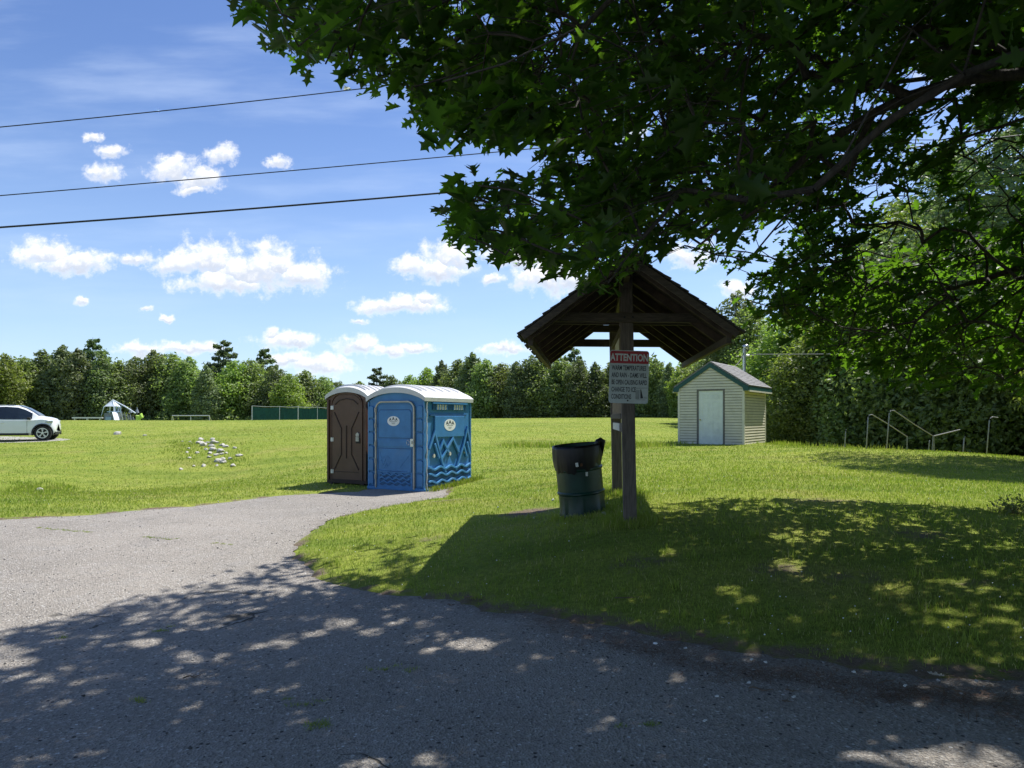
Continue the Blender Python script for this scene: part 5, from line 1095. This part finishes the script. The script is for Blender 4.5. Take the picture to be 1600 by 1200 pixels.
def accept(P, sh_j, mk_j, hole=True):
    """shapes the crown for its light: cut to a set ground shade and outline over the field"""
    sx, sy = shadow_xy(P); ok = inside(SHP, sx+sh_j[:, 0], sy+sh_j[:, 1]); ok &= ~((P[:, 2] > 3.8) & (sx > 2.4) & (sy > 6.2+.35*np.sin(sx*2.1)))  # upper crown cut away so the sun reaches the low right boughs
    Y = P[:, 1]; v = Y > .8; px = np.where(v, 800+F*P[:, 0]/np.maximum(Y, .8), 0); py = np.where(v, HZ-F*(P[:, 2]-CH)/np.maximum(Y, .8), 0)
    infr = v & (px > -60) & (px < 1680) & (py < 1300) & (py > -900)
    m_ = inside(MASK, px+mk_j[:, 0], py+mk_j[:, 1]); ok &= (~infr | m_)
    if hole:
        hp = np.zeros(len(P), bool)
        for (cx, cy, rx, ry) in HOLES: hp |= ((px+mk_j[:, 0]*.5-cx)/rx)**2+((py+mk_j[:, 1]*.5-cy)/ry)**2 < 1
        ok &= ~(hp & infr & (mk_j[:, 2] < .93))
        for (g, r_) in SPX:  # leaves removed along the sun's rays to lay flecks of light on the ground
            e = ((sx-g.x)/(r_*1.2))**2+((sy-g.y)/r_)**2; ok &= ~((e < 1) & (mk_j[:, 2] < .97))
    ok &= np.linalg.norm(P-KC, axis=1) > 2.9
    ok &= ~(infr & (px > 1170) & (py > 330-.22*(px-1170)) & (Y < 6.6))      # low right boughs hang farther out only
    ok &= ~(infr & (px > 1330) & (py > 120) & (Y < 5.2))
    ok &= P[:, 2] > 1.9
    return ok, infr, px, py
def sample(n):
    d_ = ok_rng.normal(0, 1, (n, 3)); d_ /= np.linalg.norm(d_, axis=1)[:, None]; r_ = ok_rng.uniform(0, 1, n)**.42
    P = CC+d_*r_[:, None]*CR; P[:, 2] -= .05*((P[:, 0]-TB[0])**2+(P[:, 1]-TB[1])**2)**.5*1.4; return P
C1 = sample(24000); z3 = np.zeros((len(C1), 3)); z3[:, 2] = 1; ok, infr, px, py = accept(C1, z3[:, :2]*0, np.column_stack((np.zeros((len(C1), 2)), np.ones(len(C1)))), False)
# more sprays on the low boughs that face the field
n2 = 9000; Yl = ok_rng.uniform(3.3, 8.5, n2); pxl = ok_rng.uniform(380, 1700, n2); pyl = ok_rng.uniform(-60, 640, n2)
Yl = np.where(pxl > 1180, ok_rng.uniform(4.5, 9.6, n2), Yl); C2 = np.stack(((pxl-800)/F*Yl, Yl, CH-(pyl-HZ)/F*Yl), -1)
low_ok = (((C2-CC)/(CR*1.12))**2).sum(1) < 1.15
ok2, i2, _, _ = accept(C2, np.zeros((n2, 2)), np.column_stack((np.zeros((n2, 2)), np.ones(n2))), False); ok2 &= low_ok
C1 = C1[ok]; C2 = C2[ok2]; thin = (C1[:, 0] > 3) & (C1[:, 1] > 7) & (ok_rng.uniform(0, 1, len(C1)) < .45); C1 = C1[~thin]; v_ = (C1[:, 1] > .8) & (np.abs(C1[:, 0]) < C1[:, 1]*.75) & ((C1[:, 2]-CH) < C1[:, 1]*.62) & (ok_rng.uniform(0, 1, len(C1)) < .3); C1 = C1[~v_][:5200]; C2 = C2[:1350]; C3 = np.column_stack((ok_rng.uniform(2.6, 8.5, 1000), ok_rng.uniform(6.6, 9.9, 1000), ok_rng.uniform(2.3, 4.3, 1000))); ok3, _, _, _ = accept(C3, np.zeros((1000, 2)), np.column_stack((np.zeros((1000, 2)), np.ones(1000))), False); C3 = C3[ok3][:500]
n4 = 9000; C4 = np.column_stack((ok_rng.uniform(-3, 6, n4), ok_rng.uniform(2.2, 10, n4), ok_rng.uniform(3.5, 9.5, n4))); ok4, _, _, p4 = accept(C4, np.zeros((n4, 2)), np.column_stack((np.zeros((n4, 2)), np.ones(n4))), False)  # unseen sprays added above the frame to thicken the shade on the pavement
ok4 &= (p4 < -90) & ((((C4-CC)/(CR*1.08))**2).sum(1) < 1); C4 = C4[ok4][:1500]; print('C', len(C1), len(C2), len(C3), len(C4)); SPR = np.concatenate((C1, C2, C3, C4)); print('sprays', len(C1), len(C2))
# skeleton: trunk, limbs, and every spray joined to the nearest wood nearer the trunk
top = TB+np.array([-.3, .3, 10.5]); nodes = [TB]; par = [-1]
def chain(start, pts, n=5):
    i = start
    for p in pts:
        a = nodes[i]; p = np.array(p, float)
        for k in range(1, n+1):
            q = a+(p-a)*k/n+ok_rng.normal(0, .05, 3); nodes.append(q); par.append(i); i = len(nodes)-1
    return i
tk = []; i = 0
for z in np.linspace(.8, 10, 9): i = chain(i, [TB+np.array([-.03*z+.05*math.sin(z), .02*z, z])], 1); tk.append(i)
chain(tk[2], [(5.2, 4.9, 3.75), (4.2, 5.0, 3.95), (3.0, 5.0, 3.98), (2.2, 5.1, 4.1)], 4)
chain(tk[2], [(5.0, 3.4, 4.2), (2.8, 3.9, 4.6), (1.2, 4.4, 4.7), (-.2, 4.8, 4.4)], 4)
chain(tk[3], [(5.5, 5.6, 4.8), (3.9, 7.2, 5.0), (2.2, 8.6, 4.8)], 5); chain(tk[1], [(6.0, 5.6, 3.3), (5.4, 7.4, 3.2), (4.6, 8.8, 2.9)], 4)
chain(tk[3], [(4.4, 1.6, 5.0), (2.0, 0, 5.6), (-.5, -1, 6)], 5); chain(tk[4], [(4.0, 4.6, 6.6), (1.4, 5.6, 7.2), (-.6, 6.2, 7)], 5)
chain(tk[4], [(7.5, 6, 6.5), (8, 8.5, 7)], 5); chain(tk[3], [(9, 2, 5.6), (11.5, 1, 6.5)], 5); chain(tk[5], [(5, 1.2, 8), (3, -1.5, 9)], 5); chain(tk[4], [(8.5, 6, 4.8), (9, 8.2, 4.0)], 4)
nb0 = len(nodes); root = nodes[2]; order = np.argsort(np.linalg.norm(SPR-np.array(root), axis=1)); arr = np.zeros((nb0+len(SPR), 3)); arr[:nb0] = nodes; cnt_ = nb0
plen = np.zeros(len(arr)); 
for j in range(1, nb0): plen[j] = plen[par[j]]+np.linalg.norm(arr[j]-arr[par[j]])
PAR = list(par)
for o_i in order:
    p = SPR[o_i]; dd = np.linalg.norm(arr[:cnt_]-p, axis=1); j = int(np.argmin(dd+.12*plen[:cnt_]+(np.arange(cnt_) < 4)*5)); arr[cnt_] = p; PAR.append(j); plen[cnt_] = plen[j]+dd[j]; cnt_ += 1
SPR = SPR[order]; ra = np.full(cnt_, 0.0)
for j in range(cnt_-1, 0, -1):
    ra[j] = max(ra[j], .0042**2.25) ; ra[PAR[j]] += ra[j]
ra = ra**(1/2.25); print('trunk r', ra[0])
# wood mesh: a tapered tube for every link, bowed a little
seg = []; 
AR = np.array(PAR); cur = np.arange(1, cnt_); a = arr[AR[cur]]; b_ = arr[cur]; r1 = np.minimum(ra[AR[cur]], ra[cur]*1.6); r2 = ra[cur]; d_ = b_-a; ln = np.linalg.norm(d_, axis=1)+1e-9
bow = np.where(ra[cur] < .02, .08, .03)*ln; mid = (a+b_)/2; mid[:, 2] += bow*ok_rng.uniform(-.4, 1, len(cur)); mid[:, :2] += (ok_rng.normal(0, .35, (len(cur), 2))*bow[:, None])
def tubes(A, B, C, ra_, rb, rc, n=5):
    m_ = len(A); t_ = (C-A)/(np.linalg.norm(C-A, axis=1)[:, None]+1e-9); u_ = np.cross(t_, [0.13, .21, 1.0]); u_ /= np.linalg.norm(u_, axis=1)[:, None]+1e-9; v_ = np.cross(t_, u_); R_ = []
    for (Q, r_) in ((A, ra_), (B, rb), (C, rc)):
        for k in range(n): an = 2*PI*k/n; R_.append(Q+(u_*math.cos(an)+v_*math.sin(an))*r_[:, None])
    V = np.stack(R_, 1).reshape(-1, 3); f = []
    for s in range(2):
        for k in range(n): f.append([s*n+k, s*n+(k+1) % n, (s+1)*n+(k+1) % n, (s+1)*n+k])
    L = (np.arange(m_)[:, None]*3*n+np.array(f).ravel()[None]).ravel(); return V, L, np.full(m_*2*n, 4)
OAK = empty('oak_tree', tuple(TB+[0, 0, .2]), 0, 'big dark oak tree whose lobed leaves and boughs overhang the sky and kiosk', 'tree'); OO = np.array(OAK.location)
big = ra[cur] > .045
V, L, S = tubes(a[big]-OO, mid[big]-OO, b_[big]-OO, r1[big], (r1[big]+r2[big])/2, r2[big], 10); np_mesh('trunk', V, L, S, M['bark'], OAK, smooth=True)
V, L, S = tubes(a[~big]-OO, mid[~big]-OO, b_[~big]-OO, r1[~big], (r1[~big]+r2[~big])/2, r2[~big], 5); np_mesh('branches', V, L, S, M['bark'], OAK, smooth=True)
# leaves
hi = [(0,0),(.07,.05),(.10,.17),(.23,.20),(.17,.27),(.11,.33),(.12,.42),(.33,.50),(.29,.56),(.40,.62),(.24,.63),(.13,.62),(.12,.70),(.27,.82),(.13,.83),(.08,.88),(0,1.0)]
lo = [(0,0),(.22,.2),(.10,.34),(.36,.58),(.11,.64),(.24,.82),(0,1.0)]
def leaves(P, Dv, Nv, size, shape):
    n = len(P); k = len(shape); X = np.cross(Dv, Nv)*ok_rng.uniform(.8, 1.15, n)[:, None]; pts = []; ck = ok_rng.uniform(-.15, .75, n); fk = ok_rng.uniform(-.1, .7, n)
    for sgn in (-1, 1):
        for (x, y) in shape:
            curl = -ck*(y-.3)**2; fold = abs(x)*fk; 
            pts.append(P+X*(sgn*x*size)[:, None]+Dv*(y*size)[:, None]+Nv*((curl+fold)*size)[:, None])
    V = np.stack(pts, 1).reshape(-1, 3); left = list(range(k)); right = [k+i for i in range(k)][::-1]; f = left+right
    right = [(0 if i == k else (k-1 if i == 2*k-1 else i)) for i in right]
    f = left+right; L = (np.arange(n)[:, None]*2*k+np.array(f)[None]).ravel(); return V, L, np.full(2*n, k)
nl = 16; ns = len(SPR); pv = arr[AR[np.arange(nb0, cnt_)]]; ax_ = SPR-pv; ax_[:, 2] *= .5; out_ = SPR-np.array([TB[0], TB[1], 5]); out_ /= np.linalg.norm(out_, axis=1)[:, None]; ax_ = ax_/(np.linalg.norm(ax_, axis=1)[:, None]+1e-9)*.6+out_*.6+ok_rng.normal(0, .35, (ns, 3)); ax_[:, 2] = ax_[:, 2]*.5-.12; ax_ /= np.linalg.norm(ax_, axis=1)[:, None]
# twig of each spray
tl = ok_rng.uniform(.3, .6, ns); tipP = SPR+ax_*tl[:, None]; tipP[:, 2] -= .06
P_ = []; D_ = []; PB = []
for q in range(nl):
    f = ok_rng.uniform(.1, 1.0, ns) if q < nl-4 else np.full(ns, 1.0)
    base = SPR+(tipP-SPR)*f[:, None]; an = ok_rng.uniform(-2.0, 2.0, ns)*(1 if q < nl-4 else .7); ca, sa = np.cos(an), np.sin(an)
    dv = np.stack((ax_[:, 0]*ca-ax_[:, 1]*sa, ax_[:, 0]*sa+ax_[:, 1]*ca, ax_[:, 2]*0-.28+ok_rng.normal(0, .38, ns)), -1); dv /= np.linalg.norm(dv, axis=1)[:, None]
    pt = ok_rng.uniform(.02, .07, ns)[:, None]; P_.append(base+dv*pt+ok_rng.normal(0, .045, (ns, 3))); D_.append(dv); PB.append(base)
LP = np.concatenate(P_); LD = np.concatenate(D_); n = len(LP)
up = np.tile([0, 0, 1.], (n, 1))+ok_rng.normal(0, .42, (n, 3)); LN = up-LD*(up*LD).sum(1)[:, None]; LN /= np.linalg.norm(LN, axis=1)[:, None]
sz = ok_rng.normal(.142, .028, n).clip(.08, .22); cen = LP+LD*(sz*.5)[:, None]
jit = np.column_stack((ok_rng.normal(0, 13, (n, 2))+7*np.sin(np.arange(n)*.0)[:, None], ok_rng.uniform(0, 1, n))); ok, infr, px, py = accept(cen, ok_rng.normal(0, .10, (n, 2)), jit)
# thin light gaps through the crown follow a coarse 3-D noise: boughs and spaces between them
gap = np.array([mnoise.noise(Vector(c)*1.15) for c in cen]); ok &= ~((gap > np.where(px < 900, .10, .20)) & (jit[:, 2] < .88) & infr & (py > -60))
gap2 = np.array([mnoise.noise(Vector(c)*2.9+Vector((9, 4, 2))) for c in cen]); ok &= ~((gap2 > .17) & (px < 1150) & (jit[:, 2] < .9) & infr & (py > -40))
LP, LD, LN, sz, cen, infr = LP[ok], LD[ok], LN[ok], sz[ok], cen[ok], infr[ok]; dc = np.linalg.norm(cen-KC, axis=1); nr = infr & (dc < 9.5); print('leaves', len(LP), nr.sum())
V1, L1, S1 = leaves(LP[nr]-OO, LD[nr], LN[nr], sz[nr], hi); V2, L2, S2 = leaves(LP[~nr]-OO, LD[~nr], LN[~nr], sz[~nr], lo)
cr = np_mesh('crown', np.concatenate((V1, V2)), np.concatenate((L1, L2+len(V1))), np.concatenate((S1, S2)), M['oak_leaf'], OAK); 
# twigs of the sprays that keep leaves
okc, _, _, _ = accept(tipP, np.zeros((ns, 2)), np.column_stack((np.zeros((ns, 2)), np.ones(ns))), False)
V, L, S = tubes(SPR[okc]-OO, ((SPR+tipP)/2+[0, 0, .02])[okc]-OO, tipP[okc]-OO, np.full(okc.sum(), .0032), np.full(okc.sum(), .0026), np.full(okc.sum(), .0016), 4); np_mesh('twigs', V, L, S, M['bark'], OAK, smooth=True)

# ------------------------------------------------------------------ litter on the pavement
def place_flat(o, px, py, label, cat, grp, dz=.02): g = G(px, py); o.location = (g.x, g.y, g.z+dz); tag(o, label, cat, grp)
for i, (px, py, L_, lb) in enumerate(((1190, 1085, .14, 'short dark twig on the asphalt below the right grass edge'), (1238, 1087, .07, 'small stub of twig just right of the short dark twig'), (1475, 1083, .16, 'pale brown twig on the needle strip nearest the right frame side'), (1385, 1073, .13, 'pale stick fragment on the brown needle strip'), (1120, 1020, .1, 'thin twig on the dirt edge right of the dry brown leaf'), (300, 1064, .1, 'thin twig lying on the shaded asphalt at left'), (1560, 1102, .22, 'long thin twig at the right frame edge'), (705, 950, .07, 'tiny twig on asphalt under the lowest grass bulge'), (980, 940, .22, 'pale straw stem lying on the grass below the barrel post'), (1230, 1103, .05, 'tiny chip of twig below the small stub'))):
    mb = MB(); a = random.uniform(-.5, .5); q = [Vector((math.cos(a)*L_*(f-.5), math.sin(a)*L_*(f-.5)+.012*math.sin(f*9+i), .004+.004*math.sin(f*7))) for f in np.linspace(0, 1, 7)]
    mb.tube(q, [.0045, .005, .004, .0045, .0035, .003, .002], 6); mb.tube([q[3], q[3]+Vector((.02, .025, .008))], [.003, .001], 5); place_flat(mb.build('twig', M['twig'], None), px, py, lb, 'twig', 'fallen twigs')
def leaf_obj(px, py, s, mt, label, name='fallen_leaf', cat='leaf', grp='fallen leaves'):
    mb = MB(); k = [(x, y) for x, y in hi]; pts = [(-x, y) for x, y in k]+[(x, y) for x, y in k[::-1][1:-1]]
    vs = []; 
    for z in (0, .003):
        for (x, y) in pts: vs.append((x*s, (y-.5)*s, z+.25*s*(abs(x)**1.3)+.2*s*(y-.5)**2+.02*s*math.sin(x*20+y*13)))
    nn_ = len(pts); mb.add(vs, [tuple(range(nn_)), tuple(range(2*nn_-1, nn_-1, -1))]+[(i, nn_+i, nn_+(i+1) % nn_, (i+1) % nn_) for i in range(nn_)])
    o = mb.build(name, M[mt], None); o.rotation_euler = (0, 0, random.uniform(0, 6)); place_flat(o, px, py, label, cat, grp, .022); return o
M['leaf_pale'] = mat('pale dry leaf', (.42,.38,.3), .8, .2, 30)
for (px, py, s, mt, lb) in ((1048, 1006, .12, 'dead_leaf', 'curled brown oak leaf beside the bottle cap on the pavement edge'), (732, 938, .10, 'dead_leaf', 'reddish brown leaf on the grass edge below the barrel'), (1462, 1062, .09, 'leaf_pale', 'pale dry leaf on the gravel near the right edge'), (1096, 1001, .1, 'dead_leaf', 'brown leaf at the grass edge right of the bottle cap'), (1572, 1058, .08, 'dead_leaf', 'small brown leaf at far right grass edge')): leaf_obj(px, py, s, mt, lb)
mb = MB(); mb.lathe([(0, .006), (.014, .006), (.016, .004), (.0165, 0)], 18); place_flat(mb.build('bottle_cap', M['sticker'], None), 1024, 1011, 'white bottle cap lying on the pavement below the grass edge', 'bottle cap', None, .02)
for i, (px, py) in enumerate(((1071, 1018), (1174, 1037), (1334, 1057), (1120, 1096), (1101, 1135), (1196, 1040), (1170, 1073), (1414, 1080), (594, 1038), (668, 1001), (1240, 1096))):
    mb = MB(); mb.box((0, 0, .003), (.022, .012, .006), Matrix.Rotation(i, 3, 'Z')); mb.box((.006, .004, .005), (.01, .012, .006), Matrix.Rotation(i+1, 3, 'Z')); place_flat(mb.build('litter_chip', M['paper'], None), px, py, '%s tiny pale litter chip from the left on the shaded pavement' % ords[sorted([594, 668, 1071, 1101, 1120, 1170, 1174, 1196, 1240, 1334, 1414]).index(px)], 'litter', 'tiny litter chips on the pavement')
# brown pine needles washed along the edge, loose gravel
sr = np.random.default_rng(31); n = 2800; t_ = sr.uniform(0, 1, n); ex = np.interp(t_, [0, .3, .6, 1], [830, 1110, 1330, 1640]); ey = np.interp(t_, [0, .3, .6, 1], [962, 1036, 1072, 1112])
g0 = np.array([list(G(x, y)) for x, y in zip(np.linspace(830, 1640, 60), np.interp(np.linspace(0, 1, 60), [0, .3, .6, 1], [965, 1036, 1074, 1112]))]); ix = np.clip(t_*59, 0, 58.99); i0 = ix.astype(int); fr_ = (ix-i0)[:, None]; c = g0[i0]*(1-fr_)+g0[i0+1]*fr_
c[:, 0] += sr.normal(0, .10, n); c[:, 1] += sr.normal(0, .11, n)*np.interp(np.sin(t_*23), [-1, 1], [.5, 1.6]); keep = paved(c[:, 0], c[:, 1]); c = c[keep]; n = len(c); zz = H(c[:, 0], c[:, 1])+.018+sr.uniform(0, .006, n)
a = sr.uniform(0, PI, n); Ln = sr.uniform(.02, .05, n); dx = np.stack((np.cos(a)*Ln, np.sin(a)*Ln, sr.uniform(-.003, .003, n)), -1); wx = np.stack((-np.sin(a), np.cos(a), 0*a), -1)*.0014; B = np.column_stack((c[:, :2], zz))
V = np.stack((B-dx-wx, B+dx-wx, B+dx+wx, B-dx+wx), 1).reshape(-1, 3); tag(np_mesh('pine_needles', V, np.arange(4*n), np.full(n, 4), M['dead_leaf']), 'band of brown fallen pine needles along the shaded pavement edge', 'pine needles', kind='stuff')
n = 9000; X = sr.uniform(-9, 7, n); Yg = sr.uniform(2.6, 15, n); dd = dist_poly(PAVE, X, Yg); keep = paved(X, Yg) & (sr.uniform(0, 1, n) < np.where(dd < .5, 1, .30)); X, Yg = X[keep], Yg[keep]; n = len(X); s = sr.uniform(.0025, .0075, n)*sr.choice([1, 1, 1.6], n)
oct_ = np.array([(1,0,0),(0,1,0),(-1,0,0),(0,-1,0),(0,0,.8),(0,0,-.8)]); rt = sr.normal(0, .35, (n, 6, 3)); V = (np.stack((X, Yg, H(X, Yg)+.014+s*.3), -1)[:, None, :]+(oct_[None]+rt)*s[:, None, None]).reshape(-1, 3)
fc = np.array([(0,1,4),(1,2,4),(2,3,4),(3,0,4),(1,0,5),(2,1,5),(3,2,5),(0,3,5)]); L = (np.arange(n)[:, None]*6+fc.ravel()[None]).ravel()
m, t, b, out = newmat('loose grit'); geo = t.n('ShaderNodeNewGeometry'); cr_ = t.n('ShaderNodeValToRGB'); t.L.new(geo.outputs['Random Per Island'], cr_.inputs[0]); cr_.color_ramp.elements[0].color = (.07, .068, .065, 1); cr_.color_ramp.elements[1].color = (.45, .43, .4, 1); t.L.new(cr_.outputs[0], b.inputs['Base Color']); b.inputs['Roughness'].default_value = .9
tag(np_mesh('gravel', V, L, np.full(8*n, 3), m), 'loose grit and small stones scattered on the old asphalt', 'gravel', kind='stuff')
# grass growing from the joint in the asphalt
jx = []; 
for i in range(70):
    f = i/69; g = G(62+f*380, 827+f*33); jx.append((g.x+random.uniform(-.05, .05), g.y+random.uniform(-.03, .03)))
for (px, py) in ((490, 1139), (480, 1100), (640, 1056), (690, 1085), (610, 1048), (210, 1099), (505, 1138), (100, 1000), (260, 988), (1010, 1138)):
    g = G(px, py); jx += [(g.x+random.gauss(0, .05), g.y+random.gauss(0, .03)) for _ in range(4)]
jx = [p for p in jx if mnoise.noise(Vector((p[0]*1.1, p[1]*2, 0))) > -.12]
X = np.repeat([p[0] for p in jx], 26)+sr.normal(0, .022, len(jx)*26); Yg = np.repeat([p[1] for p in jx], 26)+sr.normal(0, .012, len(jx)*26)
tag(blades('crack_grass', X, Yg, sr.uniform(.008, .028, len(X)), np.full(len(X), .004), M['blade'], 1.0, z=H(X, Yg)+.012), 'thin line of grass growing from the long joint in the asphalt', 'grass', kind='stuff')

# white clover heads dotted through the lawn
sr = np.random.default_rng(55); n = 900; Yg = np.exp(sr.uniform(np.log(4.5), np.log(24), n)); X = Yg*sr.uniform(-.8, .85, n); keep = ~paved(X, Yg) & (np.array([mnoise.noise(Vector((x*.5, y*.5, 7))) for x, y in zip(X, Yg)]) > -.05); X, Yg = X[keep], Yg[keep]; n = len(X); s = sr.uniform(.004, .008, n)
V = (np.stack((X, Yg, H(X, Yg)+sr.uniform(.03, .055, n)), -1)[:, None, :]+oct_[None]*s[:, None, None]).reshape(-1, 3); L = (np.arange(n)[:, None]*6+fc.ravel()[None]).ravel()
tag(np_mesh('clover_flowers', V, L, np.full(8*n, 3), M['sticker']), 'tiny white clover heads dotted through the mown lawn', 'clover', kind='stuff')
